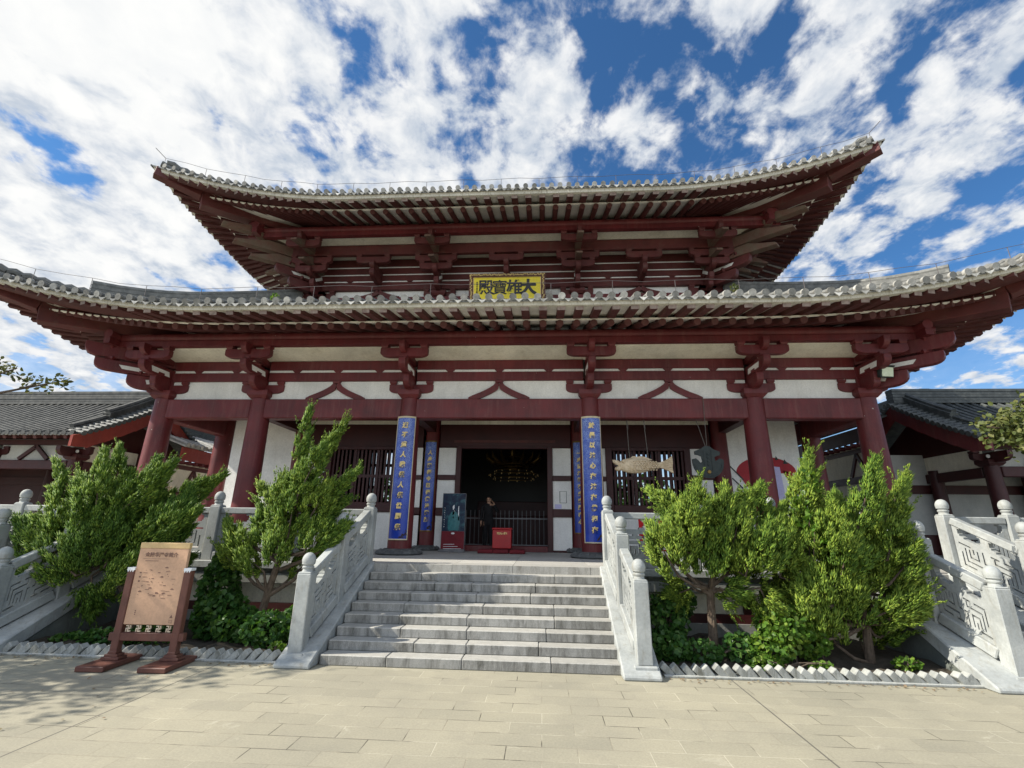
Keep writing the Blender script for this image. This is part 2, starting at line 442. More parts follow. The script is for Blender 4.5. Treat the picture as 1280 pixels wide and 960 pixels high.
# ------------------------------------------------------------------ camera, sun, sky
cam_d = bpy.data.cameras.new('camera'); cam = bpy.data.objects.new('camera', cam_d); COL.objects.link(cam)
cam_d.sensor_width = 36.; cam_d.lens = 588./1280*36.; cam_d.clip_start = .05; cam_d.clip_end = 6000
cam.matrix_world = (Matrix.Translation((1.0, 0, 1.67)) @ Matrix.Rotation(R(3.754), 4, 'Z')
                    @ Matrix.Rotation(R(90+16.8), 4, 'X') @ Matrix.Rotation(R(.86), 4, 'Z'))
scene.camera = cam

SUN = Vector((-.765, -.17, .62)).normalized()
el = math.asin(SUN.z); az = math.atan2(SUN.x, SUN.y)
sd = bpy.data.lights.new('sun', 'SUN'); sd.energy = 5.0; sd.angle = R(.5); sd.color = (1., .93, .80)
so = bpy.data.objects.new('sun', sd); COL.objects.link(so)
so.rotation_euler = (-SUN).to_track_quat('-Z', 'Y').to_euler()
so.location = (-30, -3, 25)

world = bpy.data.worlds.new('World'); scene.world = world; world.use_nodes = True
nt = world.node_tree; nt.nodes.clear()
out = nn(nt, 'ShaderNodeOutputWorld')
sky = nn(nt, 'ShaderNodeTexSky', sky_type='NISHITA'); sky.sun_disc = False
sky.sun_elevation = el; sky.sun_rotation = az % (2*math.pi); sky.altitude = 0; sky.air_density = 1.0; sky.dust_density = .4; sky.ozone_density = 2.5
tc = nn(nt, 'ShaderNodeTexCoord'); sep = nn(nt, 'ShaderNodeSeparateXYZ'); nt.links.new(tc.outputs['Generated'], sep.inputs[0])
zz = math_(nt, 'ADD', math_(nt, 'MAXIMUM', sep.outputs[2], .0), .22)
px = math_(nt, 'DIVIDE', sep.outputs[0], zz); py = math_(nt, 'DIVIDE', sep.outputs[1], zz)
comb = nn(nt, 'ShaderNodeCombineXYZ'); nt.links.new(px, comb.inputs[0]); nt.links.new(py, comb.inputs[1])
def cloud_noise(scale, rot, stretch, loc, detail=9, rough=.58, dist=.25):
    mp = nn(nt, 'ShaderNodeMapping'); mp.inputs['Rotation'].default_value = (0,0,R(rot)); mp.inputs['Scale'].default_value = stretch
    mp.inputs['Location'].default_value = loc
    nt.links.new(comb.outputs[0], mp.inputs[0])
    n = nn(nt, 'ShaderNodeTexNoise'); n.inputs['Scale'].default_value = scale; n.inputs['Detail'].default_value = detail
    n.inputs['Roughness'].default_value = rough; n.inputs['Distortion'].default_value = dist
    nt.links.new(mp.outputs[0], n.inputs['Vector']); return n.outputs['Fac']
n1 = cloud_noise(1.15, -8, (1.15, .95, 1.), (3.1, 1.7, 0), 8, .55, .2)   # big masses
n2 = cloud_noise(7.6, -14, (1.12, .95, 1.), (.3, 7.7, 0), 7, .56, .15)      # mackerel puffs
n3 = cloud_noise(12.0, -10, (1.1, .95, 1.), (8.2, 2.2, 0), 6, .6, .3)        # torn edges
d = math_(nt, 'ADD', math_(nt, 'MULTIPLY', n1, .20), math_(nt, 'ADD', math_(nt, 'MULTIPLY', n2, .60), math_(nt, 'MULTIPLY', n3, .20)))
# where the cloud field is closed and where it opens, by direction
LOBES = [(-0.604,0.476,0.640,14,0.085), (-0.696,0.438,0.569,20,0.11), (-0.685,0.474,0.554,40,0.09), (-0.560,0.528,0.638,40,0.06), (-0.438,0.536,0.722,14,0.02), (-0.685,0.522,0.508,260,-0.15), (-0.617,0.582,0.530,120,-0.08), (-0.728,0.477,0.493,260,-0.12), (-0.735,0.541,0.409,60,0.05), (-0.622,0.650,0.436,50,0.045), (-0.162,0.625,0.763,12,0.015), (-0.347,0.597,0.723,90,-0.035), (-0.437,0.596,0.674,120,-0.03), (-0.290,0.693,0.660,60,0.04), (0.036,0.694,0.719,40,0.02), (-0.115,0.724,0.680,90,0.03), (-0.047,0.574,0.817,90,-0.01), (-0.212,0.591,0.779,150,-0.03), (0.115,0.611,0.783,40,0.03), (0.224,0.708,0.669,70,-0.04), (0.337,0.627,0.702,60,-0.02), (0.286,0.570,0.770,60,0), (0.396,0.558,0.729,30,0.05), (0.589,0.554,0.588,16,0.03), (0.653,0.587,0.479,60,0.01), (0.564,0.679,0.469,70,-0.05), (0.479,0.756,0.446,60,0.04), (0.665,0.673,0.324,60,0.02), (-0.426,0.679,0.599,60,-0.02), (-0.539,0.608,0.583,90,-0.05)]

for lx, ly, lz, k, amt in LOBES:
    vm = nn(nt, 'ShaderNodeVectorMath', operation='DOT_PRODUCT'); nt.links.new(tc.outputs['Generated'], vm.inputs[0]); vm.inputs[1].default_value = (lx, ly, lz)
    g = math_(nt, 'POWER', math_(nt, 'MAXIMUM', vm.outputs['Value'], 0.), float(k))
    d = math_(nt, 'ADD', d, math_(nt, 'MULTIPLY', g, amt))
cov = nn(nt, 'ShaderNodeMapRange', interpolation_type='SMOOTHSTEP')
cov.inputs[1].default_value = .484; cov.inputs[2].default_value = .588
nt.links.new(d, cov.inputs[0])
# near the horizon on the left the clouds close up
hz = nn(nt, 'ShaderNodeMapRange'); hz.inputs[1].default_value = .34; hz.inputs[2].default_value = .12
hz.inputs[3].default_value = 0.; hz.inputs[4].default_value = .85; nt.links.new(sep.outputs[2], hz.inputs[0])
lf = nn(nt, 'ShaderNodeMapRange'); lf.inputs[1].default_value = .5; lf.inputs[2].default_value = -.6
lf.inputs[3].default_value = .35; lf.inputs[4].default_value = 1.; nt.links.new(sep.outputs[0], lf.inputs[0])
mask = math_(nt, 'MAXIMUM', cov.outputs[0], math_(nt, 'MULTIPLY', hz.outputs[0], lf.outputs[0]))
dens = nn(nt, 'ShaderNodeMapRange'); dens.inputs[1].default_value = .60; dens.inputs[2].default_value = .72; nt.links.new(d, dens.inputs[0])
ccol = mixc(nt, ramp(nt, n3, [(.36,(0,0,0)),(.64,(1,1,1))]), (.60,.67,.77), (.97,.98,.99))
ccol = mixc(nt, math_(nt, 'MULTIPLY', dens.outputs[0], .8), ccol, (1.08,1.08,1.06))
# added bright cloud, unseen behind the camera, as fill light for the hall front
vb = nn(nt, 'ShaderNodeVectorMath', operation='DOT_PRODUCT'); nt.links.new(tc.outputs['Generated'], vb.inputs[0]); vb.inputs[1].default_value = (.05,-.93,.37)
bk = math_(nt, 'POWER', math_(nt, 'MAXIMUM', vb.outputs['Value'], 0.), 1.6)
mask = math_(nt, 'MAXIMUM', mask, math_(nt, 'MULTIPLY', bk, .75))
bc = nn(nt, 'ShaderNodeCombineColor')
for i in range(3): nt.links.new(math_(nt, 'ADD', 1.0, math_(nt, 'MULTIPLY', bk, 1.15)), bc.inputs[i])
ccol = mixc(nt, 1.0, ccol, bc.outputs[0], 'MULTIPLY')
skyc = mixc(nt, 1.0, sky.outputs[0], (.52, .92, 1.22), 'MULTIPLY')
bg1 = nn(nt, 'ShaderNodeBackground'); bg1.inputs[1].default_value = .078; nt.links.new(skyc, bg1.inputs[0])
bg2 = nn(nt, 'ShaderNodeBackground'); bg2.inputs[1].default_value = .60; nt.links.new(ccol, bg2.inputs[0])
mx = nn(nt, 'ShaderNodeMixShader'); nt.links.new(mask, mx.inputs[0]); nt.links.new(bg1.outputs[0], mx.inputs[1]); nt.links.new(bg2.outputs[0], mx.inputs[2])
nt.links.new(mx.outputs[0], out.inputs[0])

vs = scene.view_settings
scene.display_settings.display_device = 'sRGB'
vs.view_transform = 'Standard'; vs.look = 'None'; vs.gamma = 1; vs.use_curve_mapping = False; vs.exposure = .66
scene.cycles.max_bounces = 6; scene.cycles.diffuse_bounces = 4; scene.cycles.transparent_max_bounces = 4
scene.cycles.use_denoising = True

# ------------------------------------------------------------------ ground
def sheet(name, x0, x1, y0, y1, z, m, kind='structure', n=1):
    b = MB(); b.quad((x0,y0,z),(x1,y0,z),(x1,y1,z),(x0,y1,z)); o = b.build(name, m, fix=False); o['kind'] = kind; return o
sheet('plaza_paving', -400, 400, -60, 900, 0., M['paving'])

# ------------------------------------------------------------------ the great hall
FZ = 1.05                                 # terrace floor
hall = thing('temple_hall', 'two-tiered red timber Buddhist hall with flared grey tile roofs and white plaster panels', 'temple hall', (0, 10.65, FZ))
CX = (-8.21, -5.77, -2.1, 2.1, 5.77, 8.21); CY = 10.65
IX = 5.77; IY = 12.62; BACK = 20.4

def column(x, y, z0, z1, r0, r1, base=True, m='red'):
    b = MB(); n = 9
    prof = [(r0 + (r1-r0)*(t**1.6), z0 + (z1-z0)*t) for t in [i/n for i in range(n+1)]]
    b.lathe(x, y, prof, 28)
    c = b.build('column', M[m], hall, angle=50)
    if base:
        q = MB()
        q.lathe(x, y, [(r0*1.85, FZ+.002), (r0*1.95, FZ+.03), (r0*1.8, FZ+.075), (r0*1.35, FZ+.10), (r0*1.15, FZ+.125)], 28)
        for k in range(16):                # carved lotus petals
            t = 2*math.pi*k/16
            p = Vector((x+r0*1.72*math.cos(t), y+r0*1.72*math.sin(t), FZ+.055))
            q.tube([p-Vector((math.cos(t),math.sin(t),0))*.06+Vector((0,0,.05)), p, p+Vector((math.cos(t),math.sin(t),0))*.045-Vector((0,0,.03))], [.02,.045,.02], 6)
        q.build('column_base', M['baseston'], c, angle=50)
    return c
for x in CX: column(x, CY, FZ+.10, 4.50, .262, .222)
for x in (-1.97, 1.97): column(x, IY, FZ+.10, 5.2, .205, .19)
for x in (-IX+.12, IX-.12): column(x, IY, FZ+.10, 5.2, .22, .2)
for x in (-8.21, 8.21):
    for y in (13.0, 16.4, 19.8): column(x, y, FZ+.10, 4.50, .25, .22)

# great lintel between the column heads
for i in range(5):
    x0, x1 = CX[i]+.17, CX[i+1]-.17
    b = MB(); b.box(x0, x1, CY-.15, CY+.15, 4.03, 4.495)
    b.build('lintel', M['red'], hall, bevel=.02)
for s in (-1, 1):
    for y0, y1 in ((CY+.17, 12.83), (13.17, 16.23), (16.57, 19.63)):
        b = MB(); b.box(s*8.21-.15, s*8.21+.15, y0, y1, 4.03, 4.495); b.build('lintel', M['red'], hall, bevel=.02)
    for x in (5.65, 1.97):                 # short beams tying veranda columns to the wall columns
        b = MB(); b.box(s*(x if x < 3 else 5.72)-.11, s*(x if x < 3 else 5.72)+.11, CY+.2, IY-.15, 4.08, 4.36); b.build('tie_beam', M['darkred'], hall)

# --- bracket pieces
def arm_outline(w, h, k=.42):
    """side view of a bracket arm: level top, ends turned up in a quarter round"""
    hw = w/2; r = min(h*1.15, hw*k); pts = [(-hw, h)]
    for i in range(6):
        t = math.pi/2*i/5
        pts.append((-hw + r*(1-math.cos(t)) , h*.42*(1-math.sin(t)) if i else h*.42))
    pts += [(-x, z) for x, z in reversed(pts[1:])]
    pts.append((hw, h)); return pts
def arm(b, c, u, w, h, t):
    """arm centred on c (bottom), running along unit vector u, thickness t"""
    u = Vector(u).normalized(); n = u.cross(Vector((0,0,1))).normalized(); c = Vector(c)
    b.prism([c + u*x + Vector((0,0,z)) - n*t/2 for x, z in arm_outline(w, h)], n*t)
def block(b, c, u, w, h, w2=None):
    """bearing block that narrows towards its foot"""
    w2 = w2 or w*.72; u = Vector(u).normalized(); n = u.cross(Vector((0,0,1))).normalized(); c = Vector(c)
    def ring(z, ww): return [c+u*(-ww/2)+n*(-ww/2)+Vector((0,0,z)), c+u*(ww/2)+n*(-ww/2)+Vector((0,0,z)), c+u*(ww/2)+n*(ww/2)+Vector((0,0,z)), c+u*(-ww/2)+n*(ww/2)+Vector((0,0,z))]
    b.hexa(ring(0,w2), ring(h*.42,w)); b.hexa(ring(h*.42+.001,w), ring(h,w))
def blk(par, c, u, w, h, m='red'):
    b = MB(); block(b, c, u, w, h); return b.build('bearing_block', M[m], par)
def jut(b, c, u, L, h, t, tip=.10):
    """projecting arm from the wall at c outwards along u, rounded nose that curls upward"""
    u = Vector(u).normalized(); n = u.cross(Vector((0,0,1))).normalized(); c = Vector(c)
    pts = [(-.12,0),(L-h*.95,0)] + [(L-h*.95+h*.95*math.sin(math.pi/2*i/5), h*.62*(1-math.cos(math.pi/2*i/5))) for i in range(1,6)] + [(L, h),(L-.04,h),(-.12,h)]
    b.prism([c+u*x+Vector((0,0,z))-n*t/2 for x,z in pts], n*t)
def ang(b, c, u, L, drop, h, t):
    """slanting beak arm, pointed at its outer end"""
    u = Vector(u).normalized(); n = u.cross(Vector((0,0,1))).normalized(); c = Vector(c)
    pts = [(-.1, 0.),(L*.62,-drop*.55),(L,-drop-.02),(L-.02,-drop+h*.22),(L*.80,-drop*.62+h*.55),(L*.66,-drop*.45+h*.98),(-.1,h)]
    b.prism([c+u*x+Vector((0,0,z))-n*t/2 for x,z in pts], n*t)

def lower_bracket(x, y, u, along, corner=0, dz=0.):
    """u points outward from the wall, along runs with the wall"""
    b = MB(); u = Vector(u); c = Vector((x,y,dz))
    if not corner: block(b, c+Vector((0,0,4.50)), along, .50, .20, .36)
    if corner: block(b, c+u*.42+Vector((0,0,5.0)), along, .18, .085)
    par = b.build('bracket_set', M['red'], hall)
    front = abs(u.y) > .5
    if front:
        for s in (-1, 1): blk(par, c+Vector(along)*s*.44+Vector((0,0,4.87)), along, .17, .088)
        blk(par, c+u*.42+Vector((0,0,5.0)), along, .18, .085); blk(par, c+u*.80+Vector((0,0,5.235)), along, .18, .085)
        for s in (-1, 0, 1): blk(par, c+u*.8+Vector(along)*s*.45+Vector((0,0,5.50)), along, .17, .1)
    a = MB(); arm(a, c+Vector((0,0,4.655)), along, 1.06, .215, .14); a.build('bracket_arm', M['red'], par, bevel=.008)
    a = MB(); jut(a, c+Vector((0,0,4.69)), u, .56, .30, .15); a.build('projecting_arm', M['red'], par, bevel=.008)
    a = MB(); jut(a, c+Vector((0,0,4.99)), u, .97, .25, .155); a.build('projecting_arm', M['red'], par, bevel=.008)
    a = MB(); arm(a, c+u*.8+Vector((0,0,5.29)), along, 1.08, .21, .14); a.build('bracket_arm', M['red'], par, bevel=.008)
    a = MB(); jut(a, c+Vector((0,0,5.36)), u, 1.06, .26, .13); a.build('beam_nose', M['red'], par, bevel=.008)
    # pale inlay strips on both flanks of the second arm
    n = u.cross(Vector((0,0,1)))
    for s in ((-1, 1) if front else ()):
        a = MB(); o = n*s*.0785
        p = [c+u*.16+o+Vector((0,0,5.045)), c+u*.70+o+Vector((0,0,5.045)), c+u*.74+o+Vector((0,0,5.165)), c+u*.20+o+Vector((0,0,5.165))]
        a.prism(p, n*s*.004); a.build('pale_inlay', M['plaster'], par)
    return par
for x in CX: lower_bracket(x, CY, (0,-1,0), (1,0,0))
for s in (-1, 1):
    lower_bracket(s*8.21, CY, (s,0,0), (0,1,0), 1, .0035); lower_bracket(s*8.21, 13.0, (s,0,0), (0,1,0)); lower_bracket(s*8.21, 16.4, (s,0,0), (0,1,0))
    u = Vector((s,-1,0)).normalized(); c = Vector((s*8.21, CY, 0))
    par = MB(); block(par, c+u*.62+Vector((0,0,5.0)), (1,0,0), .2, .09)
    par = par.build('corner_bracket_set', M['red'], hall)
    blk(par, c+u*1.2+Vector((0,0,5.24)), (1,0,0), .2, .09); blk(par, c+u*1.25+Vector((0,0,5.52)), (1,0,0), .22, .1)
    for z, L, h in ((4.68, .86, .31), (5.0, 1.5, .25), (5.30, 1.72, .30)):
        a = MB(); jut(a, c+Vector((0,0,z)), u, L, h, .20); a.build('diagonal_arm', M['red'], par, bevel=.01)
    n = u.cross(Vector((0,0,1)))
    for q in (-1, 1):
        o = n*q*.1015; a = MB()
        a.prism([c+u*.30+o+Vector((0,0,5.07)), c+u*.98+o+Vector((0,0,5.07)), c+u*1.05+o+Vector((0,0,5.16)), c+u*.36+o+Vector((0,0,5.16))], n*q*.004); a.build('pale_inlay', M['plaster'], par); a = MB()
        a.prism([c+u*.30+o+Vector((0,0,4.84)), c+u*.46+o+Vector((0,0,4.80)), c+u*.5+o+Vector((0,0,4.9)), c+u*.34+o+Vector((0,0,4.93))], n*q*.004); a.build('pale_inlay', M['plaster'], par)

# --- stacked tie beams above the lintel, plaster behind them
def band(x0, x1, z0, z1, y, t, m, name, par=hall, bev=.012):
    b = MB(); b.box(x0, x1, y-t/2, y+t/2, z0, z1); return b.build(name, M[m], par, bevel=bev)
for i in range(5):
    x0, x1 = CX[i], CX[i+1]
    band(x0+.12, x1-.12, 4.962, 5.178, CY, .17, 'red', 'tie_beam')
    band(x0+.12, x1-.12, 5.242, 5.47, CY, .18, 'red', 'tie_beam')
    b = MB(); b.box(x0+.11, x1-.11, CY-.055, CY+.06, 5.181, 5.239); b.build('plaster_slit', M['plaster'], hall); b = MB(); b.box(x0+.11, x1-.11, CY-.02, CY+.06, 4.497, 4.960); b.build('plaster_panel', M['plaster'], hall)
    for f in ((.3,.7) if i in (0,4) else (.22,.5,.78)):
        xx = x0+(x1-x0)*f; b = MB(); b.taper(xx, CY, 5.175, 5.245, .11, .16, .25, .16); b.build('spacer_block', M['red'], hall)
    if i in (1, 2, 3):                     # curved strut in the shape of the character for person
        xc = (x0+x1)/2; b = MB()
        for s in (-1, 1):
            up = []; lo = []
            for k in range(9):
                t = k/8; xx = .05+.66*t; zz = 4.93 - .385*(t**.62)
                up.append((xc+s*xx, CY-.075, zz+.02)); lo.append((xc+s*max(xx-.10-.08*t,0.0), CY-.075, zz-.075+.02*t))
            up[-1] = (xc+s*.72, CY-.075, 4.545); lo[-1] = (xc+s*.56, CY-.075, 4.499)
            up.insert(len(up), (xc+s*.72, CY-.075, 4.499))
            b.prism(up+list(reversed(lo)), (0, .09, 0))
        b.taper(xc, CY-.03, 4.90, 4.962, .15, .14, .22, .14)
        b.build('inverted_v_strut', M['red'], hall)
    # sloping pale boards from the wall beam out to the purlin
    b = MB(); b.hexa([(x0,CY-.05,5.472),(x1,CY-.05,5.472),(x1,CY-.05,5.50),(x0,CY-.05,5.50)], [(x0,CY-.755,5.60),(x1,CY-.755,5.60),(x1,CY-.755,5.63),(x0,CY-.755,5.63)])
    b.build('sloping_soffit', M['cream'], hall)
for s in (-1, 1):
    b = MB(); b.box(s*8.21-.09, s*8.21+.09, CY+.1, 20, 4.962, 5.178); b.box(s*8.21-.09, s*8.21+.09, CY+.1, 20, 5.242, 5.47); b.build('tie_beam', M['red'], hall)
    b = MB(); b.box(s*8.21-.05, s*8.21+.01, CY+.08, 20, 4.497, 5.95); b.build('plaster_panel', M['plaster'], hall)

# ------------------------------------------------------------------ eaves (shared by both roof tiers)
class Eave:
    def __init__(s, bx, yf, hy, q, d, s0, lift, flare, zs, slope, rk, zt, edge_len, fslope, fz):
        s.bx=bx; s.yf=yf; s.hy=hy; s.yc=yf+hy; s.q=q; s.d=d; s.s0=s0; s.lift=lift; s.flare=flare
        s.W = bx+d
        s.zs=zs              # underside of rafters at the purlin
        s.slope=slope        # rafter slope (drop per metre out)
        s.rk=rk              # offset at which round rafters end
        s.fslope=fslope; s.fz=fz
    def half(s, side): return s.bx if side=='F' else s.hy
    def t(s, side, a):
        W = s.half(side)+s.d; k = s.W-s.s0
        return max(0., (abs(a)-(W-k))/k)
    def L(s, side, a): return s.lift*s.t(side,a)**2.0
    def P(s, side, a, o, z):
        if side=='F': return Vector((a, s.yf-o, z))
        if side=='L': return Vector((-s.bx-o, s.yc-a, z))      # a>0 towards the front
        return Vector((s.bx+o, s.yc-a, z))
    def edge(s, side, a, o, z):
        """a point near the rim: lifted and flared towards the corners"""
        w = max(0., min(1., o/s.d)) ** 1.3
        f = s.flare*s.t(side,a)**2*w
        sg = 1 if a>0 else -1
        return s.P(side, a + sg*f*max(0,(abs(a)-s.half(side))/s.d), o+f, z + s.L(side,a)*w)
    def zr(s, o): return s.zs - s.slope*(o-s.q)                 # underside of round rafters
    def zf(s, o): return s.fz - s.fslope*(o-s.rk)               # underside of flying rafters

def sweep(b, E, side, rows, a_list):
    """skin through rows of (o,z) along the side"""
    prev = None
    for a in a_list:
        ring = [E.edge(side, max(-E.half(side)-o, min(E.half(side)+o, a)) if abs(a) < E.half(side)+E.d else math.copysign(E.half(side)+o, a), o, z) for o, z in rows]
        if prev:
            for k in range(len(rows)-1): b.quad(prev[k], ring[k], ring[k+1], prev[k+1])
        prev = ring

def build_eave(E, tier, rr, fw, fh, n_round, n_fly, tile_sp, fas_h, top_in):
    """tier: 'lower'/'upper'; everything is parented to one eave part per side"""
    for side in ('F','L','R'):
        H = E.half(side); W = H+E.d
        N = 48; al = [-W + 2*W*i/N for i in range(N+1)]
        # soffit boards over the round rafters, and over the flying rafters
        b = MB(); th = .03
        rows = [(-.15, E.zr(-.15)+2*rr), (E.q, E.zr(E.q)+2*rr), (E.rk, E.zr(E.rk)+2*rr)]
        sweep(b, E, side, rows, al); sweep(b, E, side, [(o, z+th) for o, z in rows], al)
        rows2 = [(E.rk-.25, E.zf(E.rk-.25)+fh), (E.d-.01, E.zf(E.d-.01)+fh)]
        sweep(b, E, side, rows2, al); sweep(b, E, side, [(o, z+th) for o, z in rows2], al)
        eave = b.build('eave_soffit', M['soffit'], hall)
        # thin pale batten along the rafter tips
        b = MB(); zb = E.zr(E.rk)+2*rr+.004
        sweep(b, E, side, [(E.rk+.018, zb-.010), (E.rk+.018, zb+.014), (E.rk-.03, zb+.022), (E.rk-.03, zb-.010), (E.rk+.018, zb-.010)], al)
        b.build('eave_batten', M['soffit'], eave)
        # weathered fascia board under the tiles
        b = MB(); zf = E.zf(E.d)+fh-.012
        sweep(b, E, side, [(E.d+.03, zf), (E.d+.055, zf+fas_h), (E.d-.05, zf+fas_h), (E.d-.05, zf-.006), (E.d+.03, zf)], al)
        b.build('fascia_board', M['fascia'], eave)
        # rafters
        sp = .345; n = int(W/sp)
        restR = MB(); restF = MB(); cnt = 0
        keep_r = side=='F' and n_round; keep_f = side=='F' and n_fly
        pos = []; k = 0; a = 0.            # closer together where they fan out at the corners
        while a < W-.1:
            pos += [(k, a)] if k == 0 else [(k, a), (k, -a)]
            k += 1; a += sp if a < H-.9 else sp*.66
        for k, a in pos:
            if abs(a) > W-.16: continue
            s1 = H-1.0
            ai = a if abs(a) <= s1 else math.copysign(s1+(abs(a)-s1)*(H+.05-s1)/(W-s1), a)
            fr = (E.rk+.1)/E.d
            am = ai+(a-ai)*fr
            p0 = E.P(side, ai, 0., E.zr(0.)+rr + E.L(side,a)*.22)
            p1 = E.edge(side, am, E.rk, E.zr(E.rk)+rr); p1.z = E.zr(E.rk)+rr+E.L(side, a)*((E.rk/E.d)**1.3)
            b = MB() if (keep_r and k <= n_round//2) else restR
            b.tube([p0, p1], [rr, rr], 10)
            if b is not restR: b.build('round_rafter', M['rafter'], eave, angle=40)
            am2 = ai+(a-ai)*((E.rk-.3)/E.d)
            q0 = E.edge(side, am2, E.rk-.3, 0.); q0.z = E.zf(E.rk-.3)+fh/2+E.L(side,a)*(((E.rk-.3)/E.d)**1.3)
            q1 = E.edge(side, a, E.d-.015, E.zf(E.d-.015)+fh/2)
            b = MB() if (keep_f and k <= n_fly//2) else restF
            b.bar(q0, q1, fw, fh, h1=fh*.9); b.m[-5] = 1
            if b is not restF: b.build('flying_rafter', [M['rafter'], M['rafterend']], eave)
        if restR.v: o = restR.build('round_rafters', M['rafter'], eave, angle=40); o['kind'] = 'stuff'
        if restF.v: o = restF.build('flying_rafters', [M['rafter'], M['rafterend']], eave); o['kind'] = 'stuff'
        # roof tiles: pans as a smooth skin, barrel rows as half round ribs, round caps and drip tiles at the rim
        zt = E.zf(E.d)+fh+fas_h
        def ztop(o): return zt + .02 + (E.d-o)*.36 + max(0., E.d-o)**2*.03
        b = MB(); b.cur = 0
        rows = [(E.d+.09, zt-.03), (E.d+.085, zt+.012)] + [(E.d-t, ztop(E.d-t)+.012) for t in (.0,.4,.9,1.5,2.2,3.0,3.8,top_in) if t <= top_in+.001]
        inner = E.d-top_in
        def ring_at(a):
            out = []
            for o, z in rows:
                lim = H+o
                aa = max(-lim, min(lim, a)) if abs(a) < W-1e-6 else math.copysign(lim, a)
                out.append(E.edge(side, aa, o, z))
            return out
        prev = None
        for a in al:
            rg = ring_at(a)
            if prev:
                for k in range(len(rows)-1): b.quad(prev[k], rg[k], rg[k+1], prev[k+1])
            prev = rg
        nt_ = int(W/tile_sp)
        for k in range(-nt_, nt_+1):
            a = k*tile_sp
            if abs(a) > W-.05: continue
            o_in = max(inner, abs(a)-H)            # stops at the hip
            os = [E.d+.10] + [o for o in (E.d-.3, E.d-.8, E.d-1.5, E.d-2.3, E.d-3.2) if o > o_in+.05] + [o_in]
            pts = [E.edge(side, a, o, (ztop(o) if o <= E.d else zt+.012)+.05) for o in os]
            j = random.uniform(-.010,.010); cr = .070 if tier=='lower' else .060
            b.tube([p+Vector((0,0,j)) for p in pts], .058, 8, cap=True)
            # round end cap, slightly larger, tipped outward
            p = pts[0]; dr = (pts[0]-pts[1]).normalized()
            b.cur = 2
            jx = Vector((random.uniform(-.008,.008),random.uniform(-.012,.012),random.uniform(-.004,.008)))
            b.tube([p-dr*.03+Vector((0,0,j+.004)), p+dr*.028+Vector((0,0,j))+jx], [cr*.93, cr], 12)
            b.cur = 1
            # drip tile hanging between two caps
            a2 = a+tile_sp/2
            if abs(a2) < W-.08:
                c = E.edge(side, a2, E.d+.095, zt+.0); l = E.edge(side, a2-tile_sp*.36, E.d+.09, zt+.022+random.uniform(-.006,.006)); r = E.edge(side, a2+tile_sp*.36, E.d+.09, zt+.022)
                dn = Vector((0,0,-1)); oo = (E.edge(side,a2,E.d+.2,0)-E.edge(side,a2,E.d,0)); oo.z=0; oo.normalize()
                mid = (l+r)/2
                ol = [l, l+(mid-l)*.5+dn*.045, mid+dn*.085, r+(mid-r)*.5+dn*.045, r, r+(mid-r)*.5+dn*.012+oo*.0, mid+dn*.02, l+(mid-l)*.5+dn*.012]
                b.prism([q+oo*.012 for q in ol], oo*.02)
                # the curved pan behind the drip
                b.cur = 0
                c2 = E.edge(side, a2, E.d-.5, ztop(E.d-.5)+.01)
                b.cur = 1
            b.cur = 0
        b.build('roof_tiles', [M['tile'], M['tilepale'], M['capgrey']], hall, angle=35)
    # purlins (square batten + round purlin), jointed at the corners
    for side in ('F','L','R'):
        H = E.half(side); e = H+E.q+.35
        z = E.zs
        b = MB()
        A = E.P(side, -e, E.q, 0); B = E.P(side, e, E.q, 0)
        b.tube([A+Vector((0,0,z-.10)), B+Vector((0,0,z-.10))], .105, 14)
        b.bar(A+Vector((0,0,z-.265)), B+Vector((0,0,z-.265)), .15, .13)
        b.build('eave_purlin', M['red'], hall, angle=40)
    # corner beams, two stacked, and the hip ridges above them
    for s in (-1, 1):
        c = Vector((s*E.bx, E.yf, 0)); u = Vector((s,-1,0)).normalized()
        r2 = math.sqrt(2)
        zt0 = E.zr(0)
        b = MB()
        e1 = E.edge('F', s*(E.bx+E.rk), E.rk, 0)
        L1 = E.lift*((E.rk/E.d)**1.3)*E.t('F', E.bx+E.rk)**2
        b.bar(c+Vector((0,0,zt0-.02)), Vector((e1.x, e1.y, E.zr(E.rk)+L1-.03)), .38, .42, w1=.34, h1=.32)
        b.build('corner_beam', M['redup'], hall, bevel=.012)
        b = MB(); tip = E.edge('F', s*(E.W), E.d, 0); zt1 = E.zf(E.d)+E.lift
        q0 = c+u*(E.rk-.9)*r2; q0.z = E.zf(E.rk-.9)+.06
        m1 = E.edge('F', s*(E.bx+E.rk), E.rk, 0); m1.z = E.zr(E.rk)+L1+.20
        tp = Vector((tip.x, tip.y, zt1+.03)); tp2 = tp+u*.03+Vector((0,0,.03))
        b.bar(q0, m1, .30, .24); b.bar(m1, tp2, .30, .28, w1=.24, h1=.27)
        b.build('corner_beam', M['redup'], hall, bevel=.012)
        # hip ridge in two steps
        b = MB()
        H_in = E.d-top_in
        def hp(o, dz):
            p = E.edge('F', s*(E.bx+o), o, 0); w = max(0.,min(1.,o/E.d))**1.3
            p.z = (zt+.02+(E.d-o)*.36+max(0.,E.d-o)**2*.03 if o<E.d else zt+.02)+E.lift*E.t('F',E.bx+o)**2*w+dz
            return p
        zt = E.zf(E.d)+fh+fas_h
        os = [H_in+(E.d*.52-H_in)*i/10 for i in range(11)]
        for i in range(10):
            p, q = hp(os[i],.27), hp(os[i+1],.27)
            for lay in range(5):
                b.bar(p+Vector((0,0,-.24+lay*.095)), q+Vector((0,0,-.24+lay*.095)), .24-.012*(lay%2), .088)
            b.tube([p+Vector((0,0,.24)), q+Vector((0,0,.24))], .085, 8)
        os = [E.d*.52+(E.d*.97-E.d*.52)*i/8 for i in range(9)]
